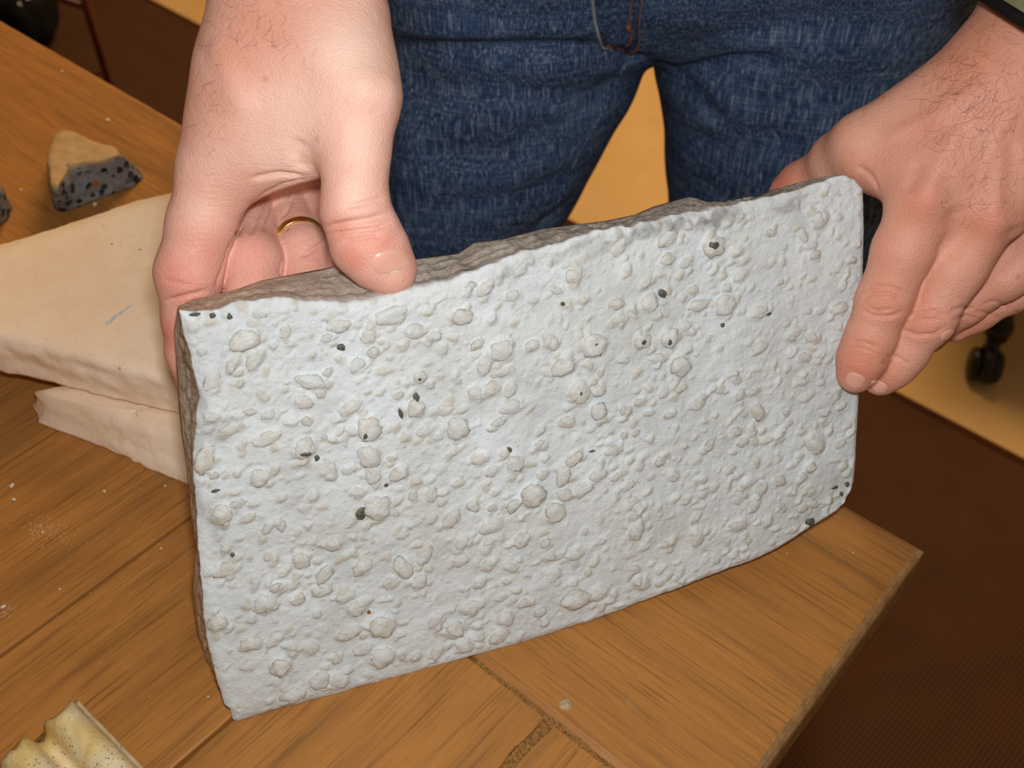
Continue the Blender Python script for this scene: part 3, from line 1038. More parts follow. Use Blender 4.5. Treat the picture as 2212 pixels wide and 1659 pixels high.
stone('beige_stone_slab', [(84, 838), (150, 826), (300, 850), (440, 880), (480, 940), (470, 975), (410, 955), (330, 925), (250, 895), (170, 870), (100, 852)],
      0.021, 0.0, M['beige'], 'beige stone slab underneath, lower of the stacked pair by the left hand', 'stone slab', 0.0, 0.0016, 3.0,
      foot_px=[(70, 878), (150, 872), (300, 895), (440, 920), (475, 1010), (445, 1066), (410, 1052), (335, 1020), (250, 982), (165, 945), (86, 916)], round_=0.004)
upper = stone('beige_stone_slab', [(-90, 548), (0, 525), (120, 488), (200, 461), (300, 428), (385, 408), (425, 400), (440, 500), (452, 700), (470, 842), (385, 822), (270, 798), (160, 770), (60, 745), (0, 735), (-70, 722)],
      0.045, 0.0225, M['beige'], 'large flat beige stone slab lying on top of the stacked pair', 'stone slab', 0.012, 0.0011, 8.0, round_=0.0025)
a_, b_ = on_z(228, 697, TZ + .0458), on_z(290, 656, TZ + .0458)
sdv = np.cross((b_ - a_) / np.linalg.norm(b_ - a_), [0, 0, 1.0])
vv, ff = [], []
for k in range(13):
    t = k / 12
    w_ = 0.0009 * math.sin(math.pi * (0.12 + 0.8 * t)) * (0.7 + 0.4 * math.sin(k * 2.1))
    c = a_ + (b_ - a_) * t
    for e, h in ((-w_, -.0007), (-w_ * .6, 0.0), (w_ * .6, 0.0), (w_, -.0007)):
        vv.append(c + sdv * e + np.array([0, 0, h]))
for k in range(12):
    for j in range(3):
        ff.append((k * 4 + j, k * 4 + j + 1, k * 4 + j + 5, k * 4 + j + 4))
mesh_obj('chalk_streak', vv, ff, mat_plain('grey_chalk', srgb(196, 196, 194), 0.9, 0.1, 0.1, 300), upper)['label'] = 'pale grey streak'
# wedge of broken concrete with a beige skin
stone('concrete_fragment', [(114, 296), (135, 278), (160, 284), (200, 302), (247, 316), (262, 334), (220, 349), (165, 355), (140, 362), (122, 410), (108, 400), (99, 345)],
      0.030, 0.0, M['aggregate'], 'wedge of broken concrete with beige skin and grey speckled face', 'stone fragment', 0.0, 0.0009, 5.0,
      foot_px=[(116, 345), (150, 330), (205, 338), (262, 350), (300, 366), (308, 386), (290, 404), (232, 424), (180, 444), (132, 461), (118, 452), (108, 395)],
      rows=16, round_=0.001, facefn=lambda v: min(1, max(0, v * 14 - 0.6)))
stone('concrete_fragment', [(-130, 360), (-60, 352), (-12, 376), (2, 405), (-20, 440), (-90, 455), (-140, 420)], 0.028, 0.0, M['aggregate'],
      'dark grey speckled concrete fragment cut off by the left picture edge', 'stone fragment', 0.0, 0.0010, 9.0,
      foot_px=[(-130, 400), (-60, 392), (-2, 406), (28, 448), (18, 476), (-40, 505), (-140, 480)], rows=12, round_=0.001, facefn=lambda v: min(1, max(0, v * 14 - 0.6)))

# fluted plaster fragment at the lower left
FA = on_z(122, 1536, TZ + 0.016)
FB = on_z(262, 1684, TZ + 0.016)
fd = (FB - FA)
fd[2] = 0
fd /= np.linalg.norm(fd)
fw = np.array([fd[1], -fd[0], 0])                        # sideways
if fw[0] > 0:
    fw = -fw
frag = []
prof = []
pitch = 0.0185
xs_ = np.linspace(-0.0085, 2.62 * pitch, 74)
for x in xs_:
    ph = (x / pitch + 0.5) % 1.0 - 0.5
    rd_ = math.sqrt(max(0.0, 1 - (ph / 0.36) ** 2)) if abs(ph) < 0.36 else -0.25 * math.sin((abs(ph) - 0.36) / 0.14 * math.pi / 2)
    z = 0.0130 + 0.0095 * rd_ - 0.0016 * (x / pitch)
    if x < -0.0055:
        z = min(z, max(0.001, 0.0125 + 0.009 * (x + 0.0085) / 0.003))
    prof.append((x, z))
prof = [(-0.0088, 0.0003)] + prof + [(xs_[-1], 0.0003)]
nseg = 60
Vf, Ff = [], []
npf = len(prof)
for i in range(nseg + 1):
    for j, (x, z) in enumerate(prof):
        st_ = 0.0 + 0.0035 * mnoise.noise(Vector((x * 210, 1.3, 0.4))) + 0.002 * math.cos(x / pitch * 6.28)
        l = st_ + (i / nseg) ** 1.0 * 0.11
        p = FA + fd * l + fw * x
        zz = TZ + max(0.0003, z + 0.0006 * mnoise.fractal(Vector((p[0] * 260, p[1] * 260, z * 260)), 1, 2, 4) - (0.0035 * max(0, 1 - i / 2.0) if z > 0.002 else 0))
        Vf.append((p[0], p[1], zz))
for i in range(nseg):
    for j in range(npf - 1):
        a = i * npf + j
        Ff.append((a, a + npf, a + npf + 1, a + 1))
Ff.append(tuple(range(npf)))
Ff.append(tuple(nseg * npf + k for k in range(npf - 1, -1, -1)))
o = mesh_obj('fluted_plaster_fragment', Vf, Ff, M['flute'], base=(FA[0], FA[1], TZ))
tag(o, 'yellowed fluted plaster fragment in the lower left corner of the table', 'plaster fragment')

# crumbs
cm = [mesh_data('crumb', [tuple(Vector(v.co) * (1 + 0.25 * mnoise.noise(v.co * 2.1 + Vector((k * 5.0, 0, 0))))) for v in LM[2][0].vertices], [tuple(p.vertices) for p in LM[2][0].polygons], M['crumb']) for k in range(3)]
for (px, py, r, lab) in ((27, 1050, 9, 'biggest pale crumb, near the left picture edge below the stacked beige slabs'), (30, 1080, 7, 'pale crumb just below the biggest crumb at the left'),
                         (92, 1150, 5, 'pale crumb in the dusty patch on the left plank'), (225, 1062, 6, 'pale crumb under the lower beige slab, towards the panel'),
                         (134, 155, 5, 'pale crumb by the far table edge, nearest the chair leg'), (233, 261, 8, 'pale crumb behind the concrete wedge, towards the hand'),
                         (45, 411, 5, 'pale crumb between the two concrete fragments'), (205, 442, 8, 'pale crumb in front of the concrete wedge, at its lower edge'),
                         (129, 1273, 4, 'pale crumb beside the dark plank joint at the left'), (348, 1185, 4, 'pale crumb just below the plank joint, left of the panel'),
                         (8, 1312, 8, 'pale crumb at the left picture edge, above the fluted plaster'), (450, 1505, 4, 'pale crumb left of the lowest corner of the panel'),
                         (357, 1050, 4, 'pale crumb touching the front edge of the lower beige slab'), (1700, 1196, 3, 'tiny pale crumb below the curved corner of the panel'),
                         (1842, 1195, 3, 'tiny pale crumb near the far corner of the table, right of the panel')):
    P = on_z(px, py, TZ)
    r_ = r * np.linalg.norm(P - CAM) / FPX * 0.55
    o = link_copy(random.choice(cm), 'crumb', Matrix.Translation(Vector((P[0], P[1], TZ + r_ * 0.4))) @ Matrix.Rotation(random.random() * 6, 4, 'Z') @ Matrix.Diagonal((r_ * 1.2, r_, r_ * 0.6, 1)))
    tag(o, lab, 'crumb', 'plaster crumbs scattered on the table')

# powder of crushed plaster on the left plank
dv = []
for (px, py, sx, sy, n_) in ((105, 1148, 30, 16, 150), (75, 1140, 12, 8, 30), (12, 1318, 14, 9, 50), (300, 300, 500, 200, 20), (230, 1240, 160, 120, 60)):
    for _ in range(n_):
        P = on_z(RNG.normal(px, sx), RNG.normal(py, sy), TZ)
        q = P - TB
        if q @ D1 < 0.02 or q @ D2 < 0.01:
            continue
        r_ = RNG.uniform(0.00012, 0.00034)
        a_ = RNG.uniform(0, 6.28)
        tri = [(P[0] + r_ * math.cos(a_ + k * 2.09), P[1] + r_ * math.sin(a_ + k * 2.09), TZ + 0.00003) for k in range(3)] + [(P[0], P[1], TZ + r_)]
        dv.append((tri, [(0, 1, 3), (1, 2, 3), (2, 0, 3), (0, 2, 1)]))
v, f = merge(dv)
o = mesh_obj('plaster_dust', v, f, M['crumb'], base=(v[0][0], v[0][1], TZ), smooth=False)
tag(o, 'pale plaster dust sprinkled over the planks at the left', 'dust', None, 'stuff')
# pale filled nail hole in the far board
P = on_z(1221, 1521, TZ)
vv = [(P[0], P[1], TZ + 0.0004)] + [(P[0] + 0.0026 * math.cos(k * 0.449) * (1 + 0.12 * math.sin(k * 2.3)), P[1] + 0.0026 * math.sin(k * 0.449) * (1 + 0.12 * math.sin(k * 1.7)), TZ + 0.0002) for k in range(14)] \
    + [(P[0] + 0.0028 * math.cos(k * 0.449), P[1] + 0.0028 * math.sin(k * 0.449), TZ - 0.0005) for k in range(14)]
ff = [(0, 1 + k, 1 + (k + 1) % 14) for k in range(14)] + [(1 + k, 15 + k, 15 + (k + 1) % 14, 1 + (k + 1) % 14) for k in range(14)]
mesh_obj('nail_hole_filler', vv, ff, mat_plain('wood_putty', srgb(176, 150, 116), 0.9, 0.1, 0.3, 900, 0.4), table)['label'] = 'pale filled nail hole'

# ================================================================== PERSON
def cone_d(X, Y, Zg, a, b, ra, rb):
    ab = b - a
    L2 = float(ab @ ab) + 1e-12
    px_, py_, pz_ = X - a[0], Y - a[1], Zg - a[2]
    t = np.clip((px_ * ab[0] + py_ * ab[1] + pz_ * ab[2]) / L2, 0, 1)
    dx, dy, dz = px_ - t * ab[0], py_ - t * ab[1], pz_ - t * ab[2]
    return np.sqrt(dx * dx + dy * dy + dz * dz) - (ra + (rb - ra) * t)


class SDF:
    BG = 0.012

    def __init__(self, prims, vox, pad=0.004, lo=None, hi=None, bg=None):
        if bg:
            self.BG = bg
        pts = np.array([p for q in prims for p in (q[0] - max(q[2], q[3]), q[0] + max(q[2], q[3]), q[1] - max(q[2], q[3]), q[1] + max(q[2], q[3]))])
        self.lo = pts.min(0) - pad if lo is None else lo
        self.hi = pts.max(0) + pad if hi is None else hi
        self.vox = vox
        self.n = np.ceil((self.hi - self.lo) / vox).astype(int) + 1
        self.ax = [(self.lo[k] + np.arange(self.n[k]) * vox).astype(np.float32) for k in range(3)]

    def blank(self):
        return np.full(self.n, self.BG, np.float32)

    def add(self, D, prim, k):
        a, b, ra, rb = prim
        m = max(ra, rb) + max(k, self.BG) + 2 * self.vox
        lo = np.minimum(a, b) - m
        hi = np.maximum(a, b) + m
        i0 = np.clip(((lo - self.lo) / self.vox).astype(int), 0, self.n)
        i1 = np.clip(((hi - self.lo) / self.vox).astype(int) + 2, 0, self.n)
        if (i1 <= i0).any():
            return
        sl = tuple(slice(i0[q], i1[q]) for q in range(3))
        X = self.ax[0][sl[0]][:, None, None]
        Y = self.ax[1][sl[1]][None, :, None]
        Zg = self.ax[2][sl[2]][None, None, :]
        d = cone_d(X, Y, Zg, np.asarray(a, np.float32), np.asarray(b, np.float32), ra, rb).astype(np.float32)
        c = D[sl]
        h = np.clip(k - np.abs(c - d), 0, None) / max(k, 1e-6)
        D[sl] = np.minimum(c, d) - h * h * k * 0.25

    def smin(self, A_, B_, k):
        h = np.clip(k - np.abs(A_ - B_), 0, None) / k
        return np.minimum(A_, B_) - h * h * k * 0.25

    def mesh(self, D):
        """naive surface nets"""
        ins = D < 0
        c = np.zeros(tuple(s - 1 for s in D.shape), np.int8)
        for dx in (0, 1):
            for dy in (0, 1):
                for dz in (0, 1):
                    c += ins[dx:D.shape[0] - 1 + dx, dy:D.shape[1] - 1 + dy, dz:D.shape[2] - 1 + dz]
        cells = np.argwhere((c > 0) & (c < 8))
        idx = np.full(c.shape, -1, np.int32)
        idx[tuple(cells.T)] = np.arange(len(cells))
        acc = np.zeros((len(cells), 3))
        cnt = np.zeros(len(cells))
        corner = [(x, y, z) for x in (0, 1) for y in (0, 1) for z in (0, 1)]
        vals = {q: D[cells[:, 0] + q[0], cells[:, 1] + q[1], cells[:, 2] + q[2]] for q in corner}
        for p in corner:
            for k in range(3):
                if p[k] == 0:
                    q = tuple(1 if i == k else p[i] for i in range(3))
                    va, vb = vals[p], vals[q]
                    m = (va < 0) != (vb < 0)
                    t = np.where(m, va / (va - vb + 1e-20), 0)
                    for i in range(3):
                        acc[:, i] += np.where(m, p[i] + (t if i == k else 0), 0)
                    cnt += m
        verts = self.lo + (cells + acc / cnt[:, None]) * self.vox
        F = []
        for k in range(3):
            s0 = [slice(1, -1)] * 3
            a = ins.copy()
            sh = [slice(None)] * 3
            sh2 = [slice(None)] * 3
            sh[k] = slice(0, -1)
            sh2[k] = slice(1, None)
            ch = ins[tuple(sh)] != ins[tuple(sh2)]
            E = np.argwhere(ch)
            u, w = (k + 1) % 3, (k + 2) % 3
            ok = (E[:, u] > 0) & (E[:, w] > 0) & (E[:, u] < D.shape[u] - 1) & (E[:, w] < D.shape[w] - 1)
            E = E[ok]
            def cell(du, dw):
                q = E.copy()
                q[:, u] -= du
                q[:, w] -= dw
                return idx[tuple(q.T)]
            quad = np.stack([cell(1, 1), cell(0, 1), cell(0, 0), cell(1, 0)], 1)
            inside_first = ins[tuple(E.T)]
            quad = np.where(inside_first[:, None], quad, quad[:, ::-1])
            F.append(quad)
        F = np.concatenate(F)
        F = F[(F >= 0).all(1)]
        return verts, F


def smooth_mesh(V, F, it=2, lam=0.5):
    e = np.concatenate([F[:, [0, 1]], F[:, [1, 2]], F[:, [2, 3]], F[:, [3, 0]]])
    e = np.concatenate([e, e[:, ::-1]])
    deg = np.bincount(e[:, 0], minlength=len(V))[:, None]
    for _ in range(it):
        s = np.stack([np.bincount(e[:, 0], weights=V[e[:, 1], k], minlength=len(V)) for k in range(3)], 1)
        V = V + lam * (s / np.maximum(deg, 1) - V)
    return V


def vnormals(V, F):
    n = np.cross(V[F[:, 2]] - V[F[:, 0]], V[F[:, 3]] - V[F[:, 1]])
    N = np.zeros_like(V)
    for k in range(4):
        for j in range(3):
            N[:, j] += np.bincount(F[:, k], weights=n[:, j], minlength=len(V))
    return N / (np.linalg.norm(N, axis=1, keepdims=True) + 1e-12)


def px_of(V):
    q = V - CAM
    d = q @ FWD
    return np.stack([IMW / 2 + FPX * (q @ RGT) / d, IMH / 2 - FPX * (q @ UPV) / d], 1), d


def bvh_of(V, F):
    return BVHTree.FromPolygons([Vector(v) for v in V], [tuple(map(int, f)) for f in F])


def cast(bvh, px, py):
    hit = bvh.ray_cast(Vector(CAM), Vector(ray(px, py)).normalized())
    return (np.array(hit[0]), np.array(hit[1])) if hit[0] is not None else (None, None)


def surf_line(bvh, pts, step=6):
    """pixel polyline laid on the surface -> world points and normals"""
    P = resample(pts, max(2, int(sum(math.dist(a, b) for a, b in zip(pts, pts[1:])) / step)))
    out, nn_ = [], []
    for x, y in P:
        h, n = cast(bvh, x, y)
        if h is not None:
            if out and np.linalg.norm(h - out[-1]) > 0.02:
                continue
            out.append(h)
            nn_.append(n)
    return np.array(out), np.array(nn_)


def groove(V, N, line, depth, width, taper=True):
    if len(line) < 2:
        return V
    lo, hi = line.min(0) - 3 * width, line.max(0) + 3 * width
    m = np.where(((V > lo) & (V < hi)).all(1))[0]
    if not len(m):
        return V
    best = np.full(len(m), 1e9)
    fall = np.ones(len(m))
    P = V[m]
    nseg_ = len(line) - 1
    for i in range(nseg_):
        a, b = line[i], line[i + 1]
        ab = b - a
        t = np.clip(((P - a) @ ab) / (ab @ ab + 1e-15), 0, 1)
        d = np.linalg.norm(P - (a + t[:, None] * ab), axis=1)
        u = (i + t) / nseg_
        better = d < best
        best = np.where(better, d, best)
        fall = np.where(better, np.minimum(1, np.minimum(u, 1 - u) * 5 + 0.15) if taper else 1.0, fall)
    V[m] -= N[m] * (depth * fall * np.exp(-(best / width) ** 2))[:, None]
    return V


def J(px, py, depth, rpx):
    return at(px, py, depth), rpx * depth / FPX


def chain(*js):
    P = [J(*j) for j in js]
    return [(P[i][0], P[i + 1][0], P[i][1], P[i + 1][1]) for i in range(len(P) - 1)]


def hand_mesh(palm, fingers, vox, kpalm, katt, kfin=0.0012, kchain=0.004, cut=None):
    allp = palm + [p for f in fingers for p in f[0]]
    S = SDF(allp, vox)
    Dp = S.blank()
    for p in palm:
        S.add(Dp, p, kpalm)
    out = Dp.copy()
    for f, ka in fingers:
        Dc = S.blank()
        for p in f:
            S.add(Dc, p, kchain)
        out = S.smin(out, S.smin(Dp, Dc, ka), kfin)
    V, F = S.mesh(out)
    V = smooth_mesh(V, F, 3, 0.5)
    return V, F


# ---- hand at the left of the picture: thumb in front, fingers behind the panel
palmL = chain((760, -900, .50, 230), (690, -400, .43, 200), (650, -60, .395, 160), (640, 60, .392, 140)) \
    + chain((600, 60, .392, 135), (470, 360, .400, 76)) \
    + chain((735, 60, .385, 100), (768, 210, .378, 88)) \
    + chain((560, 170, .388, 120), (720, 170, .383, 105)) \
    + chain((520, 290, .394, 88), (705, 275, .385, 74)) \
    + chain((500, 372, .400, 50), (650, 338, .389, 36)) \
    + chain((640, 60, .41, 118), (556, 430, .449, 50)) \
    + chain((660, 60, .425, 110), (614, 420, .458, 48)) \
    + chain((690, 60, .435, 100), (668, 400, .466, 46)) \
    + chain((700, 120, .40, 90), (690, 300, .42, 60))
fingL = [
    (chain((768, 210, .378, 86), (768, 330, .377, 72), (767, 395, .377, 66), (768, 455, .378, 72), (795, 525, .382, 78), (828, 566, .3845, 66), (850, 588, .385, 47)), .008),
    (chain((470, 360, .400, 74), (436, 480, .402, 71), (407, 590, .404, 69), (410, 690, .412, 56), (414, 760, .417, 52), (424, 840, .424, 38)), .008),
    (chain((556, 440, .449, 48), (546, 565, .4185, 62), (548, 640, .4155, 58), (552, 740, .417, 56), (556, 850, .424, 46)), .003),
    (chain((614, 430, .458, 46), (656, 540, .430, 53), (672, 640, .423, 53), (680, 740, .424, 50), (684, 840, .429, 42)), .003),
    (chain((668, 405, .466, 44), (722, 500, .442, 46), (748, 620, .428, 43), (756, 740, .43, 36)), .003)]
# ---- hand at the right of the picture: fingers in front, thumb behind the panel
palmR = chain((2640, -520, .46, 225), (2400, -230, .425, 185), (2255, 50, .407, 140)) \
    + chain((2185, 150, .405, 112), (1996, 425, .411, 64)) \
    + chain((2235, 160, .405, 112), (2142, 468, .413, 64)) \
    + chain((2290, 180, .412, 108), (2262, 515, .425, 60)) \
    + chain((2340, 200, .42, 102), (2362, 565, .437, 56)) \
    + chain((2140, 165, .41, 100), (1870, 316, .431, 68)) \
    + chain((2060, 290, .415, 78), (1935, 345, .423, 52)) \
    + chain((2090, 380, .416, 70), (1985, 395, .416, 58)) \
    + chain((1965, 360, .420, 48), (1898, 366, .430, 40)) \
    + chain((2070, 450, .416, 62), (2022, 498, .420, 48))
fingR = [
    (chain((1868, 316, .431, 68), (1815, 350, .449, 64), (1772, 384, .463, 52), (1735, 403, .470, 53), (1708, 422, .474, 48)), .008),
    (chain((1996, 425, .411, 64), (1951, 540, .418, 63), (1910, 648, .425, 57), (1880, 730, .431, 52), (1862, 775, .4345, 50), (1849, 808, .438, 41)), .007),
    (chain((2142, 468, .413, 64), (2066, 578, .420, 60), (2004, 686, .428, 57), (1950, 762, .437, 50), (1925, 792, .440, 46), (1902, 817, .443, 38)), .007),
    (chain((2262, 515, .425, 60), (2168, 592, .434, 55), (2076, 655, .444, 49), (2000, 718, .460, 42), (1955, 752, .468, 36)), .007),
    (chain((2362, 560, .437, 55), (2275, 590, .443, 48), (2187, 626, .447, 46), (2108, 674, .454, 40), (2064, 707, .456, 32)), .007)]
VL, FLc = hand_mesh(palmL, fingL, 0.0008, 0.013, 0)
VR, FR = hand_mesh(palmR, fingR, 0.0008, 0.011, 0)

# knuckle wrinkles, palm lines and tendons pressed into the surface: (pixel polyline, depth mm, width mm)
CR_L = [([(690, 470), (730, 462), (790, 452), (838, 440)], .9, 1.2), ([(700, 492), (745, 483), (800, 474), (846, 460)], 1.1, 1.2), ([(705, 508), (760, 500), (815, 493), (850, 478)], .8, 1.1),
        ([(735, 522), (780, 514), (830, 508)], .5, 1.0), ([(740, 448), (790, 438), (835, 426)], .5, 1.0),
        ([(540, 388), (600, 376), (660, 382)], .9, 1.3), ([(560, 425), (610, 400), (664, 386)], .6, 1.2),
        ([(500, 520), (480, 585), (466, 622)], .6, 1.2), ([(354, 652), (400, 640), (450, 628)], .7, 1.0), ([(346, 600), (380, 612), (420, 618)], .25, 1.2),
        ([(648, 555), (690, 530), (712, 516)], .8, 1.0), ([(655, 300), (640, 330), (655, 370)], .8, 3.0),
        ([(545, 440), (525, 480), (503, 518)], .5, 1.2), ([(575, 425), (552, 470), (540, 508)], .8, 1.0), ([(600, 415), (588, 460), (570, 500)], .8, 1.0), ([(632, 405), (626, 440), (610, 470)], .7, 1.0),
        ([(610, 560), (605, 590), (615, 610)], .5, 1.0)]
for k in range(14):
    y = 380 + k * 13
    CR_L.append(([(385 + 0.0 * k, y + 4), (430, y - 3), (480, y + 2)], .10, .7))
CR_R = [([(1858, 628), (1885, 618), (1930, 622), (1962, 640)], .45, .9), ([(1862, 648), (1880, 634), (1925, 634), (1955, 652)], .55, .8), ([(1858, 668), (1885, 682), (1925, 684), (1952, 672)], .5, .9),
        ([(1870, 662), (1895, 672), (1930, 668)], .4, .7), ([(1838, 742), (1862, 738), (1898, 752)], .4, .8), ([(1830, 752), (1860, 750), (1892, 762)], .35, .7),
        ([(1955, 690), (1985, 676), (2020, 672), (2048, 690)], .45, .9), ([(1948, 712), (1980, 724), (2020, 722), (2042, 704)], .5, .9), ([(1960, 700), (1985, 690), (2030, 690)], .45, .7),
        ([(1915, 770), (1940, 772), (1965, 790)], .35, .8), ([(2050, 676), (2075, 664), (2105, 668)], .4, .9), ([(2060, 690), (2085, 682), (2110, 690)], .35, .8),
        ([(2118, 660), (2150, 650), (2180, 668)], .35, .9), ([(2104, 672), (2130, 676), (2165, 690)], .3, .8),
        ([(1850, 358), (1878, 376), (1898, 408)], .5, 1.4),
        ([(1985, 345), (1975, 380), (1960, 420)], .6, 3.5), ([(2065, 440), (2075, 500), (2040, 560)], 1.0, 6.0), ([(2195, 480), (2185, 540), (2140, 590)], 1.0, 6.0)]
RIDGE_R = [([(2210, 330), (2230, 420), (2245, 480)], .6, 4.0), ([(2095, 200), (2020, 250), (1930, 290)], .45, 4.0), ([(2188, 250), (2150, 300), (2120, 390)], .25, 1.6), ([(2001, 420), (2004, 432)], .9, 6.0), ([(2145, 458), (2149, 472)], 1.2, 6.5), ([(2060, 300), (2030, 360), (2006, 415)], .5, 3.0), ([(2160, 320), (2155, 390), (2148, 450)], .6, 3.0)]
RIDGE_L = [([(470, 110), (520, 220)], .5, 5.0), ([(800, 190), (830, 200)], 0.8, 7.0), ([(590, 560), (560, 590)], 0.3, 4)]


def wrinkle(V, F, cr, ridges):
    b = bvh_of(V, F)
    N = vnormals(V, F)
    for pts, d, w in cr:
        V = groove(V, N, surf_line(b, pts)[0], d / 1000 * 1.7, w / 1000 * 0.95)
    for pts, d, w in ridges:
        V = groove(V, N, surf_line(b, pts)[0], -d / 1000 * 2.0, w / 1000, False)
    return V


VL = wrinkle(VL, FLc, CR_L, RIDGE_L)
VR = wrinkle(VR, FR, CR_R, RIDGE_R)
BODYV = np.concatenate([VL, VR])
BODYF = np.concatenate([FLc, FR + len(VL)])
BVH = bvh_of(BODYV, BODYF)
PBASE = np.array([0.09, 0.72, 0.0])
person = empty('person', PBASE)
tag(person, 'person in blue jeans standing behind the table, holding the stone panel with both hands', 'person')
body = mesh_obj('body', BODYV, BODYF, M['skin'], person)
body['label'] = 'bare hands and forearms gripping the stone panel'


def blob_attr(V, spots):
    out = np.zeros(len(V))
    for px, py, rpx, amt in spots:
        h, _ = cast(BVH, px, py)
        if h is None:
            continue
        r = rpx * np.linalg.norm(h - CAM) / FPX
        d2 = ((V - h) ** 2).sum(1)
        out = np.maximum(out, amt * np.exp(-d2 / (r * r)))
    return np.clip(out, 0, 1)


attr(body, 'red', blob_attr(BODYV, [(740, 500, 45, .45), (800, 505, 50, .5), (760, 560, 45, .6), (830, 520, 40, .55), (875, 560, 35, .4), (800, 615, 50, .3), (440, 560, 80, .45), (380, 600, 70, .55), (370, 720, 60, .6), (400, 640, 60, .45),
                                    (545, 560, 50, .4), (680, 560, 50, .4), (560, 100, 120, .25), (700, 320, 60, .15), (1985, 440, 60, .4), (2140, 470, 60, .4), (1910, 560, 60, .3), (1900, 650, 50, .35), (1850, 790, 60, .6),
                                    (1900, 810, 40, .45), (2000, 690, 50, .4), (2090, 660, 40, .35), (2110, 710, 40, .4), (1690, 390, 45, .7), (2010, 330, 120, .15), (2160, 250, 120, .2)]))
attr(body, 'pale', blob_attr(BODYV, [(640, 250, 120, .55), (760, 120, 110, .6), (780, 300, 60, .5), (600, 320, 90, .5), (760, 420, 40, .45), (790, 470, 40, .4), (430, 450, 40, .3), (1790, 370, 45, .6), (2080, 430, 40, .15)]))  # painted highlights where the flash brightens the skin, mostly the left hand
attr(body, 'tan', np.maximum(blob_attr(BODYV, [(500, 120, 70, .5), (450, 220, 60, .4), (540, 40, 90, .45), (2120, 100, 150, .75), (2200, 200, 150, .5), (2000, 220, 100, .45), (1920, 300, 90, .4), (2050, 300, 100, .3)]),
                             np.where(BODYV[:, 0] > 0.1, 0.45, 0.0)))  # whole right hand coloured darker to imitate weaker flash light


def nail(cx, cy, a, b, ang, name='fingernail', lift=0.0004, tipside=None):
    V, F = [], []
    nr_, na_ = 7, 28
    ca, sa = math.cos(ang), math.sin(ang)
    hc = cast(BVH, cx, cy)[0]
    cols = []
    for i in range(nr_ + 1):
        r = i / nr_
        for k in range(na_):
            th = 2 * math.pi * k / na_
            c_, s_ = math.cos(th), math.sin(th)
            q = (abs(c_) ** 2.8 + abs(s_) ** 2.8) ** (-1 / 2.8)
            x, y = a * r * q * c_, b * r * q * s_
            h, n = cast(BVH, cx + x * ca - y * sa, cy + x * sa + y * ca)
            if h is None or np.linalg.norm(h - hc) > 2.2 * max(a, b) * np.linalg.norm(hc - CAM) / FPX:
                q_ = at(cx + x * ca - y * sa, cy + x * sa + y * ca, (hc - CAM) @ FWD)
                nr0 = BVH.find_nearest(Vector(q_))
                h, n = np.array(nr0[0]), np.array(nr0[1])
            V.append(h + n * (lift * (1 - r ** 5) - 0.0002 * r ** 5))
            cols.append(x / a)
    for i in range(nr_):
        for k in range(na_):
            k2 = (k + 1) % na_
            F.append((i * na_ + k, i * na_ + k2, (i + 1) * na_ + k2, (i + 1) * na_ + k))
    o = mesh_obj(name, V, F, [M['nail'], M['nail_tip']], body)
    for p in o.data.polygons:
        if np.mean([cols[i] for i in p.vertices]) > 0.78:
            p.material_index = 1
    return o


nail(846, 565, 28, 47, math.radians(90 - 14))
nail(1848, 822, 17, 24, math.radians(112))
nail(1898, 836, 14, 22, math.radians(116))
nail(2048, 724, 18, 11, math.radians(150))

# wedding band
RH, RNm = cast(BVH, 624, 484)
RAx = cast(BVH, 624 + 9, 484 + 15)[0] - RH
RAx -= RNm * (RAx @ RNm) * 0.5
RAx /= np.linalg.norm(RAx)
rn_ = RNm - RAx * (RNm @ RAx)
rn_ /= np.linalg.norm(rn_)
rc = RH - rn_ * 0.0098
u_ = np.cross(RAx, FWD)
u_ /= np.linalg.norm(u_)
w_ = np.cross(RAx, u_)
rr = 0.0098 + 0.0005
prof_r = [(-.0022, 0.0), (-.0019, .0007), (-.0007, .0011), (.0007, .0011), (.0019, .0007), (.0022, 0.0), (.0012, -.0008), (-.0012, -.0008)]
Vr, Fr = [], []
NRg = 64
for i in range(NRg):
    th = 2 * math.pi * i / NRg
    e_ = u_ * math.cos(th) + w_ * math.sin(th)
    for (x, h) in prof_r:
        Vr.append(rc + RAx * x + e_ * (rr + h))
for i in range(NRg):
    for j in range(8):
        Fr.append((i * 8 + j, i * 8 + (j + 1) % 8, ((i + 1) % NRg) * 8 + (j + 1) % 8, ((i + 1) % NRg) * 8 + j))
ringo = mesh_obj('finger_ring', Vr, Fr, M['gold'], base=rc)
tag(ringo, 'plain gold ring worn on a finger of the hand at left', 'ring')

# hair of the wrists
hv = []
for (x0, x1, y0, y1, n_, ang, L) in ((2010, 2210, 60, 330, 300, 2.3, 34), (470, 640, -30, 110, 60, 1.9, 30), (440, 480, 150, 300, 18, 2.6, 22), (2040, 2200, 330, 460, 60, 2.2, 20)):
    for _ in range(n_):
        x, y = RNG.normal((x0 + x1) / 2, (x1 - x0) * .33), RNG.normal((y0 + y1) / 2, (y1 - y0) * .33)
        h, n = cast(BVH, x, y)
        if h is None or h[1] > 0.6:
            continue
        a_ = ang + RNG.normal(0, 0.45)
        l = L * RNG.uniform(0.5, 1.3)
        pts_, bend = [], RNG.normal(0, 0.5)
        for k in range(4):
            q, n2 = cast(BVH, x + math.cos(a_ + bend * k / 3) * l * k / 3, y + math.sin(a_ + bend * k / 3) * l * k / 3)
            if q is None or np.linalg.norm(q - h) > 0.012:
                break
            pts_.append(q + n2 * (0.0002 + 0.0006 * k / 3))
        if len(pts_) > 2:
            hv.append(tube(pts_, [0.00003, 0.00003, 0.000025, 0.000015][:len(pts_)], 4, False))
V, F = merge(hv)
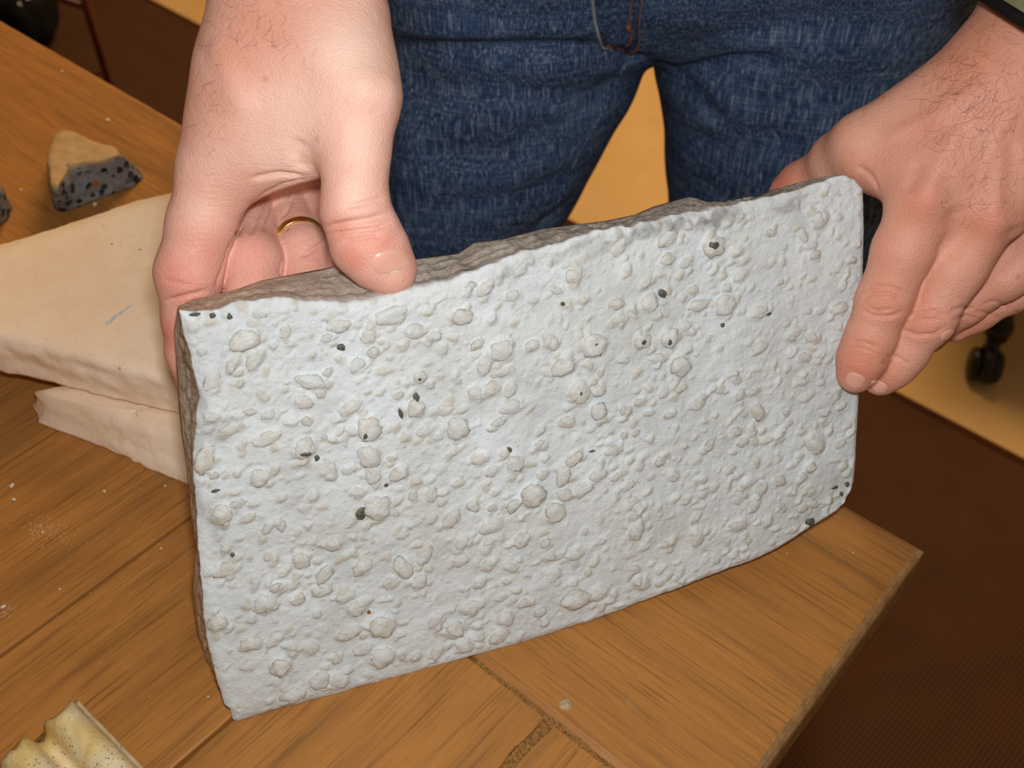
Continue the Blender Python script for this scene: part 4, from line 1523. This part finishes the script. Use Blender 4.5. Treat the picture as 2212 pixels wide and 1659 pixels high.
ho = mesh_obj('arm_hair', V, F, M['hair'], body)
ho['kind'] = 'stuff'

# ---- jeans
YJ = 0.70
inL = [on_y(1396, 92, YJ), on_y(1292, 250, YJ), on_y(1240, 350, YJ + .005), on_y(1190, 480, YJ + .02)]
inR = [on_y(1412, 98, YJ), on_y(1455, 250, YJ), on_y(1455, 350, YJ + .005), on_y(1457, 480, YJ + .02)]


def leg(inner, sgn, rs):
    pts = [p + RGT * sgn * r for p, r in zip(inner, rs)]
    d = pts[-1] - pts[-2]
    foot = pts[-1] + d / abs(d[2]) * (pts[-1][2] - 0.05) * 0.8
    foot[2] = 0.05
    return [(pts[i], pts[i + 1], rs[i], rs[i + 1]) for i in range(3)] + [(pts[3], foot, rs[3], 0.068)]


legL = leg(inL, -1, (.098, .094, .091, .086))
legR = leg(inR, 1, (.100, .096, .093, .088))
PX = (inL[0][0] + inR[0][0]) / 2
zc = inL[0][2]
pel = [(np.array([PX - .10, YJ + .01, zc + .12]), np.array([PX + .10, YJ + .01, zc + .12]), .122, .122),
       (np.array([PX - .085, YJ + .02, zc + .22]), np.array([PX + .085, YJ + .02, zc + .22]), .118, .118),
       (np.array([PX - .006, YJ - .02, zc + .068]), np.array([PX, YJ - .035, zc + .14]), .052, .085),
       (np.array([PX - .10, YJ - .008, zc + .055]), np.array([PX - .10, YJ, zc + .12]), .092, .118),
       (np.array([PX + .112, YJ - .008, zc + .05]), np.array([PX + .11, YJ, zc + .12]), .094, .118)]
allp = legL + legR + pel
lo = np.array([-0.30, YJ - 0.25, 0.03])
hi = np.array([0.50, YJ + 0.25, zc + .36])


def jeans_mesh(vox, lo, hi):
    S = SDF(allp, vox, lo=lo, hi=hi, bg=0.05)
    Da, Db = S.blank(), S.blank()
    for p in legL:
        S.add(Da, p, .02)
    for p in legR:
        S.add(Db, p, .02)
    D = S.blank()
    for p in pel:
        S.add(D, p, .03)
    Da, Db = S.smin(Da, D, .014), S.smin(Db, D, .014)
    D = S.smin(Da, Db, .004)
    return S.mesh(D)


VJ, FJ = jeans_mesh(0.0036, lo, hi)
VJ = smooth_mesh(VJ, FJ, 3, 0.5)
bj = bvh_of(VJ, FJ)
NJ = vnormals(VJ, FJ)
FOLDS = [([(835, 104), (1000, 110), (1180, 112), (1260, 108), (1312, 102)], 9, 8), ([(1312, 102), (1350, 122), (1390, 134)], 9, 7), ([(1392, 132), (1440, 145), (1500, 148), (1580, 132), (1700, 128)], 7, 7),
         ([(1440, 160), (1480, 175), (1520, 215), (1570, 280)], 4, 7), ([(1080, 300), (1200, 270), (1310, 220)], 4, 10), ([(900, 330), (1100, 345), (1270, 300)], 4, 12), ([(960, 450), (1120, 430), (1250, 370)], 4, 10),
         ([(1120, 210), (1240, 200), (1350, 180)], 4, 9), ([(860, 180), (1000, 200), (1150, 200)], 3, 14), ([(1600, 250), (1750, 200), (1900, 190)], 3, 14), ([(1500, 330), (1600, 300), (1720, 310)], 3, 12),
         ([(1620, 60), (1800, 40), (1950, 60)], 3, 12), ([(1000, 40), (1120, 60), (1250, 50)], 3, 12), ([(1160, 500), (1220, 440)], 4, 8)]
dark = np.zeros(len(VJ))
for pts, d, w in FOLDS:
    ln = surf_line(bj, pts, 10)[0]
    VJ = groove(VJ, NJ, ln, d / 1000, w / 1000)
    VJ = groove(VJ, NJ, ln + np.array([0, 0, w / 1000 * 2.2]), -d / 1000 * 0.45, w / 1000 * 1.5)
jeans = mesh_obj('jeans', VJ, FJ, M['denim'], person)
jeans['label'] = 'blue denim jeans with a button fly'
attr(jeans, 'dark', dark)
bj = bvh_of(VJ, FJ)


def ribbon(px_a, px_b, lift, nseg_=30, rows_=8):
    """raised cloth strip between two pixel curves on the jeans"""
    a, b = resample(px_a, nseg_), resample(px_b, nseg_)
    V, F = [], []
    for i in range(nseg_):
        for k in range(rows_ + 1):
            t = k / rows_
            q = a[i] * (1 - t) + b[i] * t
            h, n = cast(bj, *q)
            if h is None:
                h, n = V[-1], np.array([0, -1.0, 0])
            V.append(h + n * (lift * (1 - (2 * t - 1) ** 8) - 0.0004))
    for i in range(nseg_ - 1):
        for k in range(rows_):
            c = i * (rows_ + 1) + k
            F.append((c, c + 1, c + rows_ + 2, c + rows_ + 1))
    return V, F


v, f = ribbon([(1279, -60), (1281, 0), (1286, 45), (1293, 75), (1306, 100), (1318, 108)], [(1390, -60), (1388, 0), (1384, 60), (1384, 90), (1376, 110), (1350, 112)], 0.0022)
fly = mesh_obj('fly_flap', v, f, M['denim'], jeans)
attr(fly, 'dark', [0.25 + 0.5 * max(0, mnoise.noise(Vector(p) * 120)) for p in v])
for nm, pts, r, mt in (('fly_stitching', [(1387, -60), (1385, 0), (1380, 40), (1379, 80), (1376, 100), (1366, 106), (1350, 104), (1330, 96), (1312, 90)], .0005, 'thread'),
                       ('fly_stitching', [(1366, -60), (1364, 0), (1359, 45), (1362, 75), (1358, 88), (1350, 92)], .0005, 'thread'),
                       ('fly_edge', [(1277, -60), (1279, 0), (1284, 45), (1291, 72), (1303, 95), (1318, 106)], .0011, 'thread_pale'),
                       ('bartack', [(1357, 48), (1358, 64)], .0014, 'thread')):
    P, n_ = surf_line(bj, pts, 5)
    if len(P) > 2:
        mesh_obj(nm, *tube(P + n_ * 0.0024, r, 6), M[mt], jeans)
for pts in ([(1383, 138), (1330, 245), (1262, 372), (1215, 490)],):
    P, n_ = surf_line(bj, [(x - 34, y + 2) for x, y in pts], 8)
    mesh_obj('inseam', *tube(P + n_ * 0.0006, 0.0012, 6), M['denim'], jeans)

# ---- jacket: cuffed sleeve at the right, torso and other sleeve above the picture
def sleeve(pts_, rads, wob, seed):
    P = resample([np.append(p, r) for p, r in zip(pts_, rads)], 26)
    return tube([p[:3] for p in P], [p[3] * (1 + wob * mnoise.noise(Vector((i * 0.7, seed, 0)))) for i, p in enumerate(P)], 40, False)


shR, shL = np.array([PX + 0.21, YJ + 0.05, 1.40]), np.array([PX - 0.21, YJ + 0.05, 1.40])
elR, elL = at(2640, -520, .46), at(760, -900, .50)
c0, c1 = at(2258, 66, .405), at(2400, -230, .425)
axis = (c1 - c0) / np.linalg.norm(c1 - c0)
facing = -FWD + axis * (FWD @ axis)
facing /= np.linalg.norm(facing)


def askew(p, fall=1.0):
    """the cuff sits askew on the wrist: lower on the outer side"""
    return p - axis * (1.0 * ((p - c0) @ facing) * fall)


jk = [sleeve([c0, c1, elR, elR * .5 + shR * .5, shR], [.0365, .046, .058, .066, .078], .05, 1.0),
      sleeve([at(720, -560, .45), elL, elL * .5 + shL * .5, shL], [.042, .052, .062, .075], .05, 4.0)]
jk[0] = ([askew(p, max(0.0, 1 - i // 40 / 6)) if i < 240 else p for i, p in enumerate(jk[0][0])], jk[0][1])
tor = []
for k in range(16):
    t = k / 15
    z = zc + .20 + t * (1.46 - zc - .20)
    tor.append((z, (.185 + .02 * math.sin(t * 3)) * (1 if t < .85 else 1 - (t - .85) * 4.2), (.125 + .01 * math.sin(t * 4)) * (1 if t < .85 else 1 - (t - .85) * 2.5)))
Vt, Ft = [], []
for z, rx, ry in tor:
    for k in range(48):
        th = 2 * math.pi * k / 48
        w = 1 + 0.015 * mnoise.noise(Vector((math.cos(th) * 3, math.sin(th) * 3, z * 14)))
        Vt.append((PX + rx * w * math.cos(th), YJ + .03 + ry * w * math.sin(th), z))
for i in range(15):
    for k in range(48):
        Ft.append((i * 48 + k, i * 48 + (k + 1) % 48, (i + 1) * 48 + (k + 1) % 48, (i + 1) * 48 + k))
jk.append((Vt, Ft))
v, f = merge(jk)
jacket = mesh_obj('jacket', v, f, M['olive'], person)
jacket['label'] = 'olive long-sleeved top with black-edged cuff'
u2 = np.cross(axis, [0, 0, 1.0])
u2 /= np.linalg.norm(u2)
w2 = np.cross(axis, u2)
pts_ = [askew(c0 + (u2 * math.cos(a_) + w2 * math.sin(a_)) * .0367) for a_ in np.linspace(0, 2 * math.pi, 49)]
mesh_obj('cuff_binding', *tube(pts_, .0021, 8, False), M['black_cloth'], jacket)

# ================================================================== FURNITURE IN THE BACKGROUND
# office chair: only one black caster shows beside the right hand
CB = on_z(2116, 815, 0.0)
hubp = CB + np.array([0.05, 0.28, 0.0])
oc = empty('office_chair', (hubp[0], hubp[1], 0))
tag(oc, 'black office chair of which a twin-wheel caster shows beside the right hand', 'chair')


def disc(c, ax, r, w, n=36, rim=0.004):
    ax = np.asarray(ax, float)
    ax /= np.linalg.norm(ax)
    u = np.cross(ax, [0, 0, 1.0])
    if np.linalg.norm(u) < 1e-3:
        u = np.cross(ax, [1, 0, 0])
    u /= np.linalg.norm(u)
    w_ = np.cross(ax, u)
    prof = [(-w / 2, 0.001), (-w / 2, r * .45), (-w / 2 + .002, r * .5), (-w / 2, r - rim), (-w / 2 + rim, r), (w / 2 - rim, r), (w / 2, r - rim), (w / 2, 0.001)]
    V, F = [], []
    for i in range(n):
        th = 2 * math.pi * i / n
        for x, rr_ in prof:
            V.append(c + ax * x + (u * math.cos(th) + w_ * math.sin(th)) * rr_)
    m = len(prof)
    for i in range(n):
        for j in range(m - 1):
            F.append((i * m + j, i * m + j + 1, ((i + 1) % n) * m + j + 1, ((i + 1) % n) * m + j))
    return V, F


def caster(c, ax, parent):
    ax = np.asarray(ax, float) / np.linalg.norm(ax)
    fo = np.array([-ax[1], ax[0], 0])
    R = .025
    for s in (-1, 1):
        mesh_obj('caster_wheel', *disc(c + ax * .014 * s + np.array([0, 0, R]), ax, R, .017), M['black'], parent)
    hood = []
    for k in range(15):
        th = math.radians(-10 + 200 * k / 14)
        hood.append(c + np.array([0, 0, R]) + fo * math.cos(th) * (R + .003) + np.array([0, 0, 1]) * math.sin(th) * (R + .003))
    mesh_obj('caster_hood', *tube(hood, .0085, 8, True), M['black'], parent)
    st = c + np.array([0, 0, 2 * R]) + fo * 0.006
    mesh_obj('caster_stem', *tube([st + np.array([0, 0, -.006]), st + np.array([0, 0, .03])], [.0125, .0105], 16), M['black'], parent)
    return st + np.array([0, 0, .03])


for k in range(5):
    a0 = math.atan2(CB[1] - hubp[1], CB[0] - hubp[0]) + k * 2 * math.pi / 5
    rad = np.linalg.norm((CB - hubp)[:2])
    c = np.array([hubp[0] + math.cos(a0) * rad, hubp[1] + math.sin(a0) * rad, 0.0006])
    tp = caster(c, (0.96, -0.28, 0) if k == 0 else (math.sin(a0 + 1), math.cos(a0), 0), oc)
    hb = np.array([hubp[0], hubp[1], .135])
    mesh_obj('base_arm', *tube([tp + np.array([0, 0, -.004]), tp + np.array([0, 0, .012]), tp * .6 + hb * .4 + np.array([0, 0, .012]), hb], [.017, .021, .022, .03], 12, True, 0.7), M['black'], oc)
mesh_obj('gas_column', *tube([hubp + np.array([0, 0, .11]), hubp + np.array([0, 0, .24]), hubp + np.array([0, 0, .241]), hubp + np.array([0, 0, .40])], [.034, .031, .02, .02], 24), M['black'], oc)
v, f = box(hubp[0] + .06, hubp[1] + .04, .44, .40, .42, .07, .025)
mesh_obj('seat', v, f, M['black'], oc)

# wooden chair far left: a slim dark red leg with its stretcher
LP = on_z(228, 155, 0.20)
ch = empty('wooden_chair', (LP[0], LP[1], 0.005))
tag(ch, 'slim dark red wooden chair leg and stretcher beyond the far table edge', 'chair')
sd = on_z(130, 0, 0.315) - np.array([LP[0], LP[1], 0.315])
sd[2] = 0
sd /= np.linalg.norm(sd)
sb = np.array([sd[1], -sd[0], 0])
sb = np.array([LP[0], LP[1], 0]) / np.linalg.norm(LP[:2])
CW, CD = .40, .38
base0 = np.array([LP[0], LP[1], 0])
corners = [base0, base0 + sd * CW, base0 + sb * CD, base0 + sd * CW + sb * CD]
for i, c in enumerate(corners):
    top = .45 if i < 2 else .86
    mesh_obj('leg', *tube([c + np.array([0, 0, z]) for z in (.0055, .1, .25, top)], [.005, .006, .0065, .008], 14), M['red_wood'], ch)
for a, b, z in ((0, 1, .318), (2, 3, .318), (0, 2, .27), (1, 3, .27)):
    mesh_obj('stretcher', *tube([corners[a] + np.array([0, 0, z]), corners[b] + np.array([0, 0, z])], .006, 12), M['red_wood'], ch)
v, f = box(0, 0, 0, CW + .05, CD + .05, .03, .01)
mid = base0 + sd * CW / 2 + sb * CD / 2 + np.array([0, 0, .465])
mesh_obj('seat', [mid + sd * p[0] + sb * p[1] + np.array([0, 0, p[2]]) for p in v], f, M['red_wood'], ch)
for z in (.62, .72, .82):
    mesh_obj('back_slat', *tube([corners[2] + np.array([0, 0, z]), (corners[2] + corners[3]) / 2 + sb * .02 + np.array([0, 0, z]), corners[3] + np.array([0, 0, z])], .014, 10, True, .4), M['red_wood'], ch)

# black bag with metal fittings at the very corner
BG_ = on_z(-4, 6, 0.10)
bag = empty('black_bag', (BG_[0], BG_[1], 0.0052))
tag(bag, 'black bag with pale metal fittings in the upper left corner', 'bag')
import bmesh as _bm
bm = _bm.new()
_bm.ops.create_icosphere(bm, subdivisions=4, radius=1.0)
for w in bm.verts:
    d = w.co.copy()
    q = 1 + 0.08 * mnoise.fractal(d * 2.2, 1, 2, 3)
    e = [math.copysign(abs(x) ** 0.6, x) for x in d]
    w.co = Vector((e[0] * .11 * q, e[1] * .09 * q, (e[2] * .5 + .5) * .15 * q))
bm.verts.index_update()
bv = [np.array(w.co) + np.array([BG_[0], BG_[1], .0055]) for w in bm.verts]
bf = [tuple(x.index for x in p.verts) for p in bm.faces]
bm.free()
mesh_obj('bag_body', bv, bf, M['black_cloth'], bag)
bb_ = bvh_of(np.array(bv), [f for f in bf])
for (x0, y0, x1, y1, r) in ((38, 6, 48, 18, .004), (55, 0, 66, -2, .004)):
    pa, pb = cast(bb_, x0, y0)[0], cast(bb_, x1, max(y1, 1))[0]
    if pa is None or pb is None:
        continue
    mesh_obj('buckle', *tube([pa, (pa + pb) / 2 + np.array([0, 0, .002]), pb], r, 10), M['chrome'], bag)
